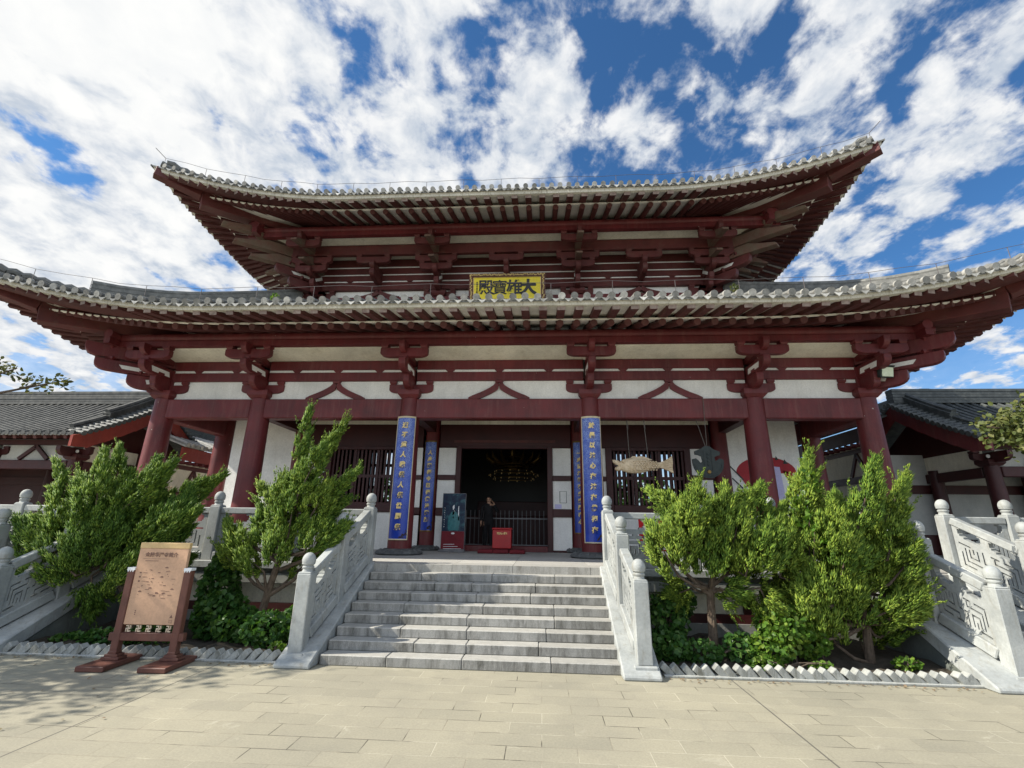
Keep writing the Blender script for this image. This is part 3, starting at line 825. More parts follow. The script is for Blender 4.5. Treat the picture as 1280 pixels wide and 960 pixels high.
        for i in range(8):
            p, q = hp(os[i],.10), hp(os[i+1],.10)
            for lay in range(2): b.bar(p+Vector((0,0,-.06+lay*.09)), q+Vector((0,0,-.06+lay*.09)), .2, .082)
            f = .12
            b.tube([p+Vector((0,0,.16)), (p+q)/2+Vector((0,0,.20)), q+Vector((0,0,.16))], [.075,.085,.075], 8)
        e = hp(E.d*.97,.1)
        b.tube([e+Vector((0,0,.06)), e+u*.10+Vector((0,0,.08))], [.085,.085], 10)
        b.build('hip_ridge', M['tile'], hall, angle=40)

EL = Eave(8.21, CY, 5.65, .80, 2.5, 5.5, .84, .25, 5.915, .345, 1.74, 0, 0, .205, 5.752)
build_eave(EL, 'lower', .074, .15, .10, 48, 60, .232, .075, 4.4)
EU = Eave(IX, IY, 3.9, 1.30, 2.85, 3.9, .80, .30, 9.835, .34, 2.26, 0, 0, .41, 9.672)
build_eave(EU, 'upper', .072, .15, .10, 48, 38, .21, .09, 6.6)

# ------------------------------------------------------------------ upper storey
UX = (-IX, -2.05, 2.05, IX)
def fband(z0, z1, y, t, m, name, x0=-IX, x1=IX, bev=.012):
    b = MB(); b.box(x0, x1, y-t/2, y+t/2, z0, z1); return b.build(name, M[m], hall, bevel=bev)
# core wall of the upper storey, closed on all sides
b = MB(); b.box(-IX, IX, IY+.05, IY+.12, 7.7, 10.4); b.box(-IX, -IX+.07, IY+.12, BACK, 7.7, 10.4); b.box(IX-.07, IX, IY+.12, BACK, 7.7, 10.4); b.box(-IX, IX, BACK, BACK+.07, 7.7, 10.4)
b.build('upper_wall', M['plaster'], hall)
for z0, z1 in ((8.462,8.725),(8.768,8.955),(8.998,9.205),(9.248,9.50)):
    fband(z0, z1, IY, .16, 'redup', 'tie_beam')
    for s in (-1, 1):
        b = MB(); b.box(s*IX-.08, s*IX+.08, IY+.09, BACK, z0, z1); b.build('tie_beam', M['redup'], hall)
for z0,z1 in ((8.728,8.765),(8.958,8.995),(9.208,9.245)):
    b = MB(); b.box(-IX, IX, IY-.062, IY+.03, z0, z1); b.build('plaster_slit', M['plaster'], hall)
fband(8.02, 8.20, IY-.01, .2, 'red', 'lintel')
for i in range(3):
    for f in (.25,.5,.75): b = MB(); b.taper(UX[i]+(UX[i+1]-UX[i])*f, IY-.005, 8.728, 8.765, .12, .168, .22, .168); b.build('spacer_block', M['redup'], hall)
for i in range(3):                         # struts in the mid bays
    xc = (UX[i]+UX[i+1])/2; b = MB()
    for s in (-1, 1):
        up = []; lo = []
        for k in range(9):
            t = k/8; xx = .04+.6*t; zz = 8.44-.23*(t**.62)
            up.append((xc+s*xx, IY-.09, zz+.02)); lo.append((xc+s*max(xx-.1-.06*t, 0), IY-.09, zz-.07))
        b.prism(up+list(reversed(lo)), (0,.1,0))
    b.build('inverted_v_strut', M['redup'], hall)
# projecting beam on the first step, pale boards on both sides of it
fband(9.25, 9.57, 11.92, .14, 'redup', 'projecting_beam', -IX-.7, IX+.7)
for s in (-1, 1):
    b = MB(); b.box(s*(IX+.7)-.07, s*(IX+.7)+.07, 11.99, BACK+.5, 9.25, 9.57); b.build('projecting_beam', M['redup'], hall)
b = MB()
b.hexa([(-IX,IY-.08,9.502),(IX,IY-.08,9.502),(IX,IY-.08,9.53),(-IX,IY-.08,9.53)], [(-IX-.6,11.99,9.555),(IX+.6,11.99,9.555),(IX+.6,11.99,9.58),(-IX-.6,11.99,9.58)])
b.hexa([(-IX-.6,11.85,9.572),(IX+.6,11.85,9.572),(IX+.6,11.85,9.60),(-IX-.6,11.85,9.60)], [(-IX-1.3,11.38,9.60),(IX+1.3,11.38,9.60),(IX+1.3,11.38,9.64),(-IX-1.3,11.38,9.64)])
b.build('sloping_soffit', M['cream'], hall)
for s in (-1,1):
    b = MB()
    b.hexa([(s*(IX+.08),IY,9.502),(s*(IX+.08),BACK,9.502),(s*(IX+.08),BACK,9.53),(s*(IX+.08),IY,9.53)], [(s*(IX+.63),IY-.6,9.555),(s*(IX+.63),BACK,9.555),(s*(IX+.63),BACK,9.58),(s*(IX+.63),IY-.6,9.58)])
    b.hexa([(s*(IX+.77),IY-.6,9.572),(s*(IX+.77),BACK,9.572),(s*(IX+.77),BACK,9.60),(s*(IX+.77),IY-.6,9.60)], [(s*(IX+1.22),IY-1.2,9.60),(s*(IX+1.22),BACK,9.60),(s*(IX+1.22),BACK,9.64),(s*(IX+1.22),IY-1.2,9.64)])
    b.build('sloping_soffit', M['cream'], hall)

def upper_bracket(x, y, u, along):
    u = Vector(u); al = Vector(along); c = Vector((x,y,0))
    b = MB()
    block(b, c+Vector((0,0,8.20)), along, .44, .16, .32)
    par = b.build('bracket_set', M['redup'], hall)
    front = abs(u.y) > .5
    for s in ((-1,1) if front else ()):
        blk(par, c+al*s*.40+Vector((0,0,8.375)), along, .16, .085, 'redup'); blk(par, c+u*.70+al*s*.40+Vector((0,0,8.945)), along, .16, .085, 'redup')
        blk(par, c+u*.72+al*s*.54+Vector((0,0,9.19)), along, .15, .075, 'redup'); blk(par, c+u*1.3+al*s*.42+Vector((0,0,9.40)), along, .16, .085, 'redup')
    for o, z, w, h in ((0,8.20,.96,.18),(.70,8.74,.94,.20),(.72,9.00,1.22,.19),(1.3,9.20,1.0,.195)):
        a = MB(); arm(a, c+u*o+Vector((0,0,z)), along, w, h, .13); a.build('bracket_arm', M['redup'], par, bevel=.008)
    a = MB(); jut(a, c+Vector((0,0,8.33)), u, .60, .27, .14); a.build('projecting_arm', M['redup'], par, bevel=.008)
    a = MB(); jut(a, c+Vector((0,0,8.62)), u, .90, .22, .14); a.build('projecting_arm', M['redup'], par, bevel=.008)
    a = MB(); ang(a, c+Vector((0,0,9.03)), u, 1.34, .20, .22, .165); a.build('slanting_beak', M['moss'], par, bevel=.008)
    a = MB(); ang(a, c+Vector((0,0,9.36)), u, 1.84, .24, .24, .165); a.build('slanting_beak', M['moss'], par, bevel=.008)
    a = MB(); jut(a, c+Vector((0,0,9.28)), u, 1.60, .27, .12); a.build('beam_nose', M['redup'], par, bevel=.008)
    n = u.cross(Vector((0,0,1)))
    for s in ((-1,1) if front else ()):
        o = n*s*.0715; a = MB()
        a.prism([c+u*.10+o+Vector((0,0,8.80)), c+u*.46+o+Vector((0,0,8.56)), c+u*.52+o+Vector((0,0,8.62)), c+u*.16+o+Vector((0,0,8.87))], n*s*.004); a.build('pale_inlay', M['plaster'], par)
for x in UX: upper_bracket(x, IY, (0,-1,0), (1,0,0))
for s in (-1,1):
    upper_bracket(s*IX, IY, (s,0,0), (0,1,0)); upper_bracket(s*IX, 16.5, (s,0,0), (0,1,0))
    u = Vector((s,-1,0)).normalized(); c = Vector((s*IX, IY, 0))
    b = MB(); block(b, c+u*.6+Vector((0,0,8.62)), (1,0,0), .22, .1)
    par = b.build('corner_bracket_set', M['redup'], hall)
    blk(par, c+u*1.0+Vector((0,0,8.95)), (1,0,0), .22, .1, 'redup'); blk(par, c+u*1.85+Vector((0,0,9.5)), (1,0,0), .26, .12, 'moss')
    for z, L, h in ((8.33,.95,.28),(8.64,1.35,.26)):
        a = MB(); jut(a, c+Vector((0,0,z)), u, L, h, .19); a.build('diagonal_arm', M['redup'], par, bevel=.01)
    for z, L, d_, h in ((8.98,2.05,.14,.27),(9.28,2.50,.14,.29),(9.62,2.85,.10,.30)):
        a = MB(); ang(a, c+Vector((0,0,z)), u, L, d_, h, .23); a.build('slanting_beak', M['moss'], par, bevel=.01)
    n = u.cross(Vector((0,0,1)))
    for q in (-1,1):
        o = n*q*.0965; a = MB()
        a.prism([c+u*.25+o+Vector((0,0,8.71)), c+u*.85+o+Vector((0,0,8.71)), c+u*.92+o+Vector((0,0,8.79)), c+u*.3+o+Vector((0,0,8.79))], n*q*.004); a.build('pale_inlay', M['plaster'], par); a = MB()
        a.prism([c+u*.35+o+Vector((0,0,9.0)), c+u*1.15+o+Vector((0,0,8.98)), c+u*1.15+o+Vector((0,0,9.07)), c+u*.38+o+Vector((0,0,9.1))], n*q*.004); a.build('pale_inlay', M['plaster'], par)
    # curled post that carries the corner beam
    b = MB(); p = c+u*1.95
    b.tube([p+Vector((0,0,9.55)), p+u*.05+Vector((0,0,9.8)), p-u*.02+Vector((0,0,10.02))], [.15,.21,.16], 12); b.build('corner_bracket_set', M['red'], hall, angle=40)
for x in ((UX[0]+UX[1])/2, 0, (UX[2]+UX[3])/2):   # sets between the columns carry one arm under the projecting beam
    a = MB(); arm(a, (x,11.90,8.97), (1,0,0), 1.0, .20, .13); par = a.build('bracket_set', M['redup'], hall, bevel=.008)
    for s in (-1,1): blk(par, (x+s*.42, 11.90, 9.17), (1,0,0), .17, .08, 'redup')
    a = MB(); jut(a, (x,IY,8.56), (0,-1,0), .80, .235, .14); a.build('projecting_arm', M['redup'], par, bevel=.008); a = MB(); jut(a, (x,IY,8.80), (0,-1,0), .86, .22, .14); a.build('projecting_arm', M['redup'], par, bevel=.008)

# ------------------------------------------------------------------ ground floor front wall behind the veranda
WY = 12.5
def panel(x0, x1, z0, z1, m='plaster', y=WY, t=.05, name='plaster_panel', bev=0):
    b = MB(); b.box(x0, x1, y, y+t, z0, z1); return b.build(name, M[m], hall, bevel=bev)
def rail(x0, x1, z0, z1, m='darkred', y=WY-.05, t=.13, name='wall_frame', bev=.008):
    b = MB(); b.box(x0, x1, y, y+t, z0, z1); return b.build(name, M[m], hall, bevel=bev)
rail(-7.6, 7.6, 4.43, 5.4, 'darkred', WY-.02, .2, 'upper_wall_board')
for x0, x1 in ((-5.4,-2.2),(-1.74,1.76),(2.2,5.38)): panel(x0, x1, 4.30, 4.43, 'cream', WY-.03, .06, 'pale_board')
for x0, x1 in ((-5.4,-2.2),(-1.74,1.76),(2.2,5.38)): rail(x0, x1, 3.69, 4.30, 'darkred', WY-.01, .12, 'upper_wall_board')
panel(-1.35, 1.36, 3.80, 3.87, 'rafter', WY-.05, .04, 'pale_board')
for s in (-1, 1):
    lo = lambda a, b_: (min(s*a, s*b_), max(s*a, s*b_))
    # beside the door
    for z0, z1 in ((2.94,3.66),(2.10,2.81),(1.10,1.90)): panel(*lo(1.28,1.755), z0, z1)
    rail(*lo(1.14,1.28), FZ, 3.69); 
    for z0, z1 in ((2.81,2.94),(1.90,2.10),(3.66,3.69),(FZ,1.10)): rail(*lo(1.28,1.755), z0, z1, t=.11)
    # narrow strips outside the wall column, then the frame of the barred window
    for z0, z1 in ((2.93,3.66),(2.10,2.81),(1.10,1.90)): panel(*lo(2.2,2.66), z0, z1)
    for z0, z1 in ((2.81,2.93),(1.92,2.10),(3.66,3.69)): rail(*lo(2.17,2.66), z0, z1, t=.11)
    rail(*lo(2.66,2.83), FZ, 3.69)
    rail(*lo(4.68,4.84), FZ, 3.69)
    rail(*lo(2.83,4.68), 3.60, 3.69); rail(*lo(2.83,4.68), 1.97, 2.22)
    panel(*lo(2.83,4.68), 1.02, 1.97)
    for z0, z1 in ((2.98,3.66),(2.10,2.87),(1.10,1.97)): panel(*lo(4.84,5.36), z0, z1)
    for z0, z1 in ((2.87,2.98),(1.97,2.10),(3.66,3.69)): rail(*lo(4.84,5.40), z0, z1, t=.11)
    # barred window
    b = MB(); b.box(*lo(2.83,4.68), WY+.03, WY+.09, 2.86, 2.94); win = b.build('lattice_window', M['darkred'], hall)
    for q in ((3.38,3.46),(4.02,4.10)): b = MB(); b.box(*lo(*q), WY+.01, WY+.11, 2.22, 3.60); b.build('window_post', M['darkred'], win)
    for k in range(17):
        x = 2.90 + k*.109
        if abs(x-3.42) < .05 or abs(x-4.06) < .05: continue
        b = MB(); b.box(*lo(x-.026, x+.026), WY+.035, WY+.085, 2.22, 3.60); b.build('window_bar', M['darkred'], win)
    # plain white wall of the end bay
    panel(*lo(5.80,7.60), FZ, 4.43, 'plaster', WY+.02, .12)
    b = MB(); b.box(*lo(7.50,7.62), 12.68, 19.9, FZ, 5.4); b.build('side_wall', M['plaster'], hall)
# door surround
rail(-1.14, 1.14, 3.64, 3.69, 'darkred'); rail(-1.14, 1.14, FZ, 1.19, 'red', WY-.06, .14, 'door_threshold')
# room behind: dark floor, ceiling, side walls, back wall with three openings
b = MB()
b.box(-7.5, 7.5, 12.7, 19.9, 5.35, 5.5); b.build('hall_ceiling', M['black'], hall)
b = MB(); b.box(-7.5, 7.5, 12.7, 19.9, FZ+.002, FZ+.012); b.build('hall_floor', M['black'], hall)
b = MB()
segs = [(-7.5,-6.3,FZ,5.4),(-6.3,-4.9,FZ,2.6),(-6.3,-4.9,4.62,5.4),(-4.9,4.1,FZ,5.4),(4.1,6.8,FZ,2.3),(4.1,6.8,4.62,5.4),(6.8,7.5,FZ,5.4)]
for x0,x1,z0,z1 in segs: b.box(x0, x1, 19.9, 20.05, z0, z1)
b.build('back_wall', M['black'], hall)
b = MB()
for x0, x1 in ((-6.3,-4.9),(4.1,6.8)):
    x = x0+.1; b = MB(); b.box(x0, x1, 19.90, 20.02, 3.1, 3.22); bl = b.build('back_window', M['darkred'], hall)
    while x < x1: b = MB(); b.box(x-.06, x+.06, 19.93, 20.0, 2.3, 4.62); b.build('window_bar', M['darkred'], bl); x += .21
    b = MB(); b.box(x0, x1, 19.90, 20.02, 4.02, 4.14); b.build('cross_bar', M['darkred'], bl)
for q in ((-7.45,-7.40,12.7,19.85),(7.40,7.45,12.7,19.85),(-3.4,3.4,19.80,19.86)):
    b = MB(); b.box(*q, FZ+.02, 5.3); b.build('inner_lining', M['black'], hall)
# altar cabinet and dim gilded figure group inside
b = MB(); b.box(-1.6, 1.6, 16.8, 18.2, FZ+.02, 2.0); at_ = b.build('altar_table', M['darkred'], hall, bevel=.02)
b = MB(); b.box(-1.3, 1.3, 17.2, 18.2, 2.0, 2.5); b.build('upper_shelf', M['darkred'], at_, bevel=.02)
# veranda ceiling
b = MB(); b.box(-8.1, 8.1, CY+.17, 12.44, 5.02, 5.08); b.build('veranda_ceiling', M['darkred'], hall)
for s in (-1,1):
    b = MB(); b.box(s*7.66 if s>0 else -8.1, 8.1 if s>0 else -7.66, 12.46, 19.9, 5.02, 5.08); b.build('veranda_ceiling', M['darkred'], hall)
# upper roof closing ridge
b = MB()
zr = EU.zf(EU.d)+.10+.16+.02+6.55*.36+6.55**2*.03+.1
b.box(-3.55, 3.55, 16.25, 16.7, zr-.4, zr+.55)
mr = b.build('main_ridge', M['tile'], hall, bevel=.04)
for s in (-1, 1):                          # owl-tail ornaments curling inwards at the ridge ends
    b = MB(); b.prism([(s*x, 16.22, zr+z) for x, z in ((3.56,-.4),(4.15,-.4),(4.28,.2),(4.22,.8),(4.0,1.2),(3.65,1.38),(3.3,1.30),(3.52,1.12),(3.66,.9),(3.62,.6),(3.56,.56))], (0,.51,0)); b.build('ridge_ornament', M['tile'], mr, bevel=.03)
# back slopes so that no light falls in from behind
b = MB()
zl = EL.zf(EL.d)+.25
b.quad((-10.7,24.4,zl),(10.7,24.4,zl),(5.8,20.4,zl+2.1),(-5.8,20.4,zl+2.1))
zu = EU.zf(EU.d)+.26
b.quad((-8.6,23.3,zu),(8.6,23.3,zu),(3.8,16.7,zr),(-3.8,16.7,zr))
b.build('rear_roof_slope', M['tile'], hall)

# lightning wires on short stays along both eaves
for E, zo in ((EL,.40),(EU,.42)):
    b = MB(); pts = []
    zb = E.zf(E.d)+.10+.15
    for i in range(37):
        a = -E.W*1.0+2*E.W*i/36
        p = E.edge('F', a, E.d-.12, zb+zo+.02*math.sin(i*2.1)); pts.append(p)
        if i % 2 == 0: b.tube([p-Vector((0,0,zo-.04)), p], .006, 5)
    b.tube(pts, .0048, 5)
    for s in (0,-1):
        p = pts[s]; u = Vector((-1 if s==0 else 1,-1,0)).normalized()
        b.tube([p, p+u*.25+Vector((0,0,.18))], .008, 5)
    b.build('lightning_wire', M['wire'], hall)

# ------------------------------------------------------------------ stone terrace
TY = 8.15
ter = thing('stone_terrace', 'raised grey stone terrace under the great hall with pale coping and red-framed cream plinth panels', 'terrace', (0, TY, 0))
b = MB()
x = -16.
while x < 16:
    w = random.uniform(.9,1.3); y = TY
    while y < 12.6:
        d_ = .62 if y > TY else .42
        b.box(x+.003, min(x+w,16.)-.003, y+.003, min(y+d_,12.62)-.003, FZ-.12, FZ); y += d_
    x += w
b.build('floor_slabs', M['floor'], ter)
b = MB(); b.box(-16, 16, 12.62, 26, .2, FZ-.003); b.build('terrace_core', M['grime'], ter)
for x0, x1 in ((-16,-7.62),(-6.1,-2.16),(2.29,6.1),(7.62,16)):
    b = MB(); b.box(x0, x1, TY-.03, TY+.05, FZ-.122, FZ-.004); x = x0
    b.build('coping', M['marble'], ter, bevel=.012)
    b = MB(); b.box(x0, x1, TY+.09, TY+.4, .69, FZ-.125); b.build('dark_recess', M['grime'], ter)
    b = MB(); b.box(x0, x1, TY+.0, TY+.3, .70, .86); b.build('stone_string_course', M['grime'], ter, bevel=.012)
    b = MB(); b.box(x0, x1, TY+.14, TY+.3, .34, .70); b.build('plinth_panel', M['cream'], ter)
    n = max(1, int((x1-x0)/1.9))
    b = MB()
    for k in range(n+1): xx = x0+(x1-x0)*k/n; b.box(max(x0,xx-.06), min(x1,xx+.06), TY+.10, TY+.15, .40, .70)
    b.box(x0, x1, TY+.08, TY+.28, .27, .40); b.build('plinth_frame', M['darkred'], ter)
    b = MB(); b.box(x0, x1, TY+.05, TY+.3, 0, .27); b.build('plinth_base', M['grime'], ter)

# ------------------------------------------------------------------ stairs
def stair(name, label, x0, x1, y0, slope_w=.30, nb=4, wall=True, cx0=None, cx1=None):
    st = thing(name, label, 'stone stairs', ((x0+x1)/2, y0, 0))
    n = 9; h = FZ/n; td = (TY-y0)/(n-1)
    for i in range(n-1):
        b = MB(); y = y0+td*i; z1 = h*(i+1)
        cuts = [x0]; 
        for k in range(1, nb): cuts.append(x0+(x1-x0)*(k+random.uniform(-.22,.22))/nb)
        cuts.append(x1)
        for k in range(nb):
            dz = random.uniform(-.002,.002)
            b.box(cuts[k]+.002, cuts[k+1]-.002, y+random.uniform(-.003,.003), y+td+.06, z1-h+(.002 if i else 0), z1+dz)
        b.build('step', M['step'], st, bevel=.010)
    b = MB(); b.box(x0, x1, TY-.01+.012, TY+.06, FZ-h, FZ-.125); b.build('top_riser', M['step'], st)
    return st
y0s = 6.37
SX0, SX1 = -1.75, 1.93
stair('stone_staircase', 'broad central flight of grey granite steps up to the hall door', SX0, SX1, y0s)
def stringer(par, xa, xb, yb=None):
    """sloping side slab of a stair with its cheek wall"""
    y0 = 6.16; s = FZ/(TY-y0+.06)
    b = MB()
    pts = [(xa,y0,0),(xa,y0,.05),(xa,TY+.03,FZ+.03),(xa,TY+.03,FZ-.16),(xa,y0+.30,0)]
    b.prism(pts, (xb-xa,0,0)); b.build('stringer', M['marble'], par, bevel=.015)
    b = MB(); b.prism([(xa+.03,y0+.305,.0),(xa+.03,TY+.02,FZ-.165),(xa+.03,TY+.02,0)], (xb-xa-.06,0,0)); b.build('cheek_wall', M['cheek'], par)

# ------------------------------------------------------------------ balustrades
def fret_panel():
    """mostly solid slab: two cloud-edged openings under the handrail, narrow key-pattern slots below"""
    W_, H_ = 48, 24
    g = [['#']*W_ for _ in range(H_)]
    def cut(c0, c1, r0, r1):
        for r in range(r0, r1):
            for c in range(c0, c1): g[r][c] = '.'
    for o in (4, 27):
        cut(o, o+17, 1, 4); cut(o+2, o+15, 0, 1); cut(o+1, o+16, 4, 5); cut(o+4, o+13, 5, 6)
    S = [(4,13,9,10),(4,5,10,17),(7,20,12,13),(7,8,13,20),(10,11,15,20),(11,17,15,16),(16,17,16,21),(13,14,18,21),(3,12,21,22),(16,22,9,10),(19,20,9,12),(20,23,15,16),(20,21,16,22)]
    for c0, c1, r0, r1 in S:
        cut(c0, c1, r0, r1)
        cut(W_-c1, W_-c0, 31-r1, 31-r0)
    return [''.join(r) for r in g]
PAN = fret_panel()
def pierced(b, p0, p1, va, vb, t, art, za=None):
    """pierced slab between p0 and p1 (foot points), from height va to vb, following their slope"""
    p0 = Vector(p0); p1 = Vector(p1); d = p1-p0; hd = Vector((d.x,d.y,0)); n = Vector((-hd.y,hd.x,0)).normalized()*t/2
    R_ = len(art); C_ = len(art[0])
    def pt(c, r, s): return p0 + d*(c/C_) + Vector((0,0,vb-(vb-va)*r/R_)) + n*s
    sol = lambda r, c: 0<=r<R_ and 0<=c<C_ and art[r][c]=='#'
    for r in range(R_):
        c = 0
        while c < C_:
            if not sol(r,c): c += 1; continue
            e = c
            while e < C_ and sol(r,e): e += 1
            for s in (-1,1):
                q = [pt(c,r+1,s),pt(e,r+1,s),pt(e,r,s),pt(c,r,s)]
                b.quad(*(q if s<0 else q[::-1]))
            c = e
        for c in range(C_):
            if not sol(r,c): continue
            if not sol(r,c-1): b.quad(pt(c,r,-1),pt(c,r,1),pt(c,r+1,1),pt(c,r+1,-1))
            if not sol(r,c+1): b.quad(pt(c+1,r,-1),pt(c+1,r+1,-1),pt(c+1,r+1,1),pt(c+1,r,1))
            if not sol(r-1,c): b.quad(pt(c,r,-1),pt(c+1,r,-1),pt(c+1,r,1),pt(c,r,1))
            if not sol(r+1,c): b.quad(pt(c,r+1,-1),pt(c,r+1,1),pt(c+1,r+1,1),pt(c+1,r+1,-1))
def newel(par, x, y, z, top, w=.182, plinth=0.):
    b = MB()
    sh = top-.235
    b.box(x-w/2, x+w/2, y-w/2, y+w/2, z+plinth, sh-.02); b.taper(x, y, sh-.02, sh, w, w, w*.86, w*.86)
    # sunk field on the faces
    p = b.build('newel_post', M['marble'], par, bevel=.010)
    b = MB(); b.lathe(x, y, [(.07,sh-.002),(.062,sh+.03),(.075,sh+.045),(.075,sh+.06),(.062,sh+.07),(.068,sh+.082),(.082,sh+.092),(.082,sh+.102)], 20)
    n = 10
    b.lathe(x, y, [(.086*math.cos(-.35+(math.pi/2+.35)*i/n)+.0005, sh+.135+.1*math.sin(-.35+(math.pi/2+.35)*i/n)) for i in range(n+1)], 20)
    b.build('finial', M['marble'], p, angle=45)
    if plinth:
        b = MB(); b.box(x-w*.75, x+w*.75, y-w*.75, y+w*.75, z, z+plinth); b.build('post_plinth', M['marble'], p, bevel=.012)
def span(par, a, za, b_, zb, ha=.88, hb=.88, cut=.1):
    """one balustrade bay between two posts (plan points a, b_)"""
    A = Vector((a[0],a[1],za)); B = Vector((b_[0],b_[1],zb)); d = (B-A); hl = Vector((d.x,d.y,0)).length
    A2 = A+d*(cut/hl); B2 = B-d*(cut/hl)
    b = MB(); pierced(b, A2, B2, .13, ha-.105, .085, PAN); pn = b.build('pierced_panel', M['marble'], par, fix=False)
    b = MB(); b.bar(A2+Vector((0,0,ha-.05)), B2+Vector((0,0,hb-.05)), .13, .105); b.build('handrail', M['marble'], par, bevel=.012)
    b = MB(); b.bar(A2+Vector((0,0,.065)), B2+Vector((0,0,.065)), .19, .13); b.build('foot_rail', M['marble'], par, bevel=.012)
def stair_rail(label, pb, pm, pt_, top_post=True, group=None):
    bal = thing('stone_balustrade', label, 'balustrade', (pb[0], pb[1], 0), group)
    stringer(bal, min(pb[0],pt_[0])-.16, max(pb[0],pt_[0])+.16)
    newel(bal, pb[0], pb[1], .02, 1.30, plinth=.11)
    zm = FZ*(pm[1]-6.16)/(TY+.03-6.16)+.03
    newel(bal, pm[0], pm[1], zm-.05, 1.83)
    newel(bal, pt_[0], pt_[1], FZ-.02, 2.18)
    zb = .05+(pb[1]-6.16)*FZ/(TY+.03-6.16)
    span(bal, pb, zb+.02, pm, zm+.03, .84, .84)
    span(bal, pm, zm+.03, pt_, FZ+.06, .84, .84)
    return bal
stair_rail('shaded stone balustrade down the left edge of the central stairs', (-2.06,6.42), (-2.0,7.25), (-1.93,8.17))
stair_rail('sunlit pale stone balustrade down the right edge of the central stairs', (2.2,6.38), (2.14,7.22), (2.08,8.17))
stair_rail('stone stair balustrade at the right end of the right flower bed', (6.40,6.42), (6.22,7.2), (6.10,8.17))
stair_rail('outer stone balustrade of the right-hand side stairs, running out of the picture at right', (7.95,6.42), (7.62,7.2), (7.38,8.17))
stair_rail('shaded stone stair balustrade at the left end of the left flower bed', (-6.36,6.42), (-6.22,7.2), (-6.10,8.17))
stair_rail('outer stone balustrade of the left-hand side stairs, at the left edge of the picture', (-7.75,6.42), (-7.42,7.15), (-7.3,8.17))
stair('stone_staircase', 'narrow side flight of stone steps beyond the right flower bed', 6.26, 7.46, y0s, nb=2)
stair('stone_staircase', 'narrow side flight of stone steps beyond the left flower bed', -7.3, -6.26, y0s, nb=2)
def floor_rail(label, xs, y=8.27):
    bal = thing('stone_balustrade', label, 'balustrade', (xs[0], y, FZ))
    for x in xs[1:-1]: newel(bal, x, y, FZ, 2.19)
    for i in range(len(xs)-1): span(bal, (xs[i],y), FZ, (xs[i+1],y), FZ, .86, .86)
    return bal
floor_rail('level stone balustrade on the terrace edge behind the two left junipers', (-6.10,-4.72,-3.33,-1.93))
floor_rail('level stone balustrade on the terrace edge behind the two right junipers', (2.08,3.44,4.76,6.10))
for s, lb in ((1,'short level stone balustrade on the terrace by the right-hand side gallery'),(-1,'short level stone balustrade on the terrace by the left-hand side gallery')):
    xs = (s*7.34, s*8.42, s*9.8, s*11.2, s*12.6); bal = thing('stone_balustrade', lb, 'balustrade', (xs[0], 8.27, FZ))
    for x in xs[1:]: newel(bal, x, 8.27, FZ, 2.19)
    for i in range(4): span(bal, (xs[i],8.27), FZ, (xs[i+1],8.27), FZ, .86, .86)

# ------------------------------------------------------------------ flower beds with tilted block edging
def bed(x0, x1, label_e, lean):
    b = MB(); n = 26
    rows = [[(x0+(x1-x0)*i/n, 6.50+(1.72)*j/8, .045+.05*math.sin(i*1.7+j)*.5+random.uniform(-.015,.02)+.06*j/8) for i in range(n+1)] for j in range(9)]
    for j in range(8):
        for i in range(n): b.quad(rows[j][i], rows[j][i+1], rows[j+1][i+1], rows[j+1][i])
    o = b.build('bed_soil', M['soil'], smooth=True, fix=False); o['kind'] = 'structure'
    ed = thing('block_edging', label_e, 'bed edging', (x0, 6.45, 0))
    b = MB(); b.box(x0, x1, 6.34, 6.52, 0, .028); b.build('mortar_strip', M['kerbstone'], ed, bevel=.006)
    x = x0+.05; k = 0
    while x < x1-.06:
        b = MB(); j = random.uniform(-.012,.012); a = R(lean+random.uniform(-7,7)); c = Vector((x+j, 6.43+random.uniform(-.010,.010), .060+random.uniform(-.012,.006)))
        u = Vector((math.cos(a),0,math.sin(a))); w = Vector((-math.sin(a),0,math.cos(a)))
        hl, hw, hd = .082, .040, .055
        A = [c-u*hl-w*hw+Vector((0,-hd,0)), c+u*hl-w*hw+Vector((0,-hd,0)), c+u*hl+w*hw+Vector((0,-hd,0)), c-u*hl+w*hw+Vector((0,-hd,0))]
        b.hexa(A, [p+Vector((0,2*hd,0)) for p in A]); b.build('edging_block', M['kerbstone'], ed, bevel=.008)
        x += .122; k += 1
bed(-5.95, -2.27, 'zigzag edging of tilted grey blocks along the left flower bed', 45)
bed(2.42, 6.10, 'zigzag edging of tilted grey blocks along the right flower bed', 135)

# ------------------------------------------------------------------ name plaque
pl = thing('name_plaque', 'yellow name plaque with black characters in a carved gilt frame, hanging under the upper eaves', 'plaque', (0, 12.0, 7.7))
T = Matrix.Translation((.03, 12.0, 8.15)) @ Matrix.Rotation(R(8), 4, 'X')
def tbox(b, x0,x1,y0,y1,z0,z1):
    vs = [T@Vector(v) for v in [(x0,y0,z0),(x1,y0,z0),(x1,y1,z0),(x0,y1,z0),(x0,y0,z1),(x1,y0,z1),(x1,y1,z1),(x0,y1,z1)]]
    b.mesh(vs, [(3,2,1,0),(4,5,6,7),(0,1,5,4),(1,2,6,5),(2,3,7,6),(3,0,4,7)])
b = MB(); tbox(b, -.97,.97,-.01,.05,-.33,.33); b.build('plaque_panel', M['plaque'], pl)
b = MB()
for q in ((-1.09,1.09,.33,.43),(-1.09,1.09,-.43,-.33)): tbox(b, q[0],q[1],-.06,.06,q[2],q[3])
for q in ((-1.09,-.97),(.97,1.09)): tbox(b, q[0],q[1],-.06,.06,-.33,.33)
fr = b.build('plaque_frame', M['signwood'], pl, bevel=.008)
b = MB()
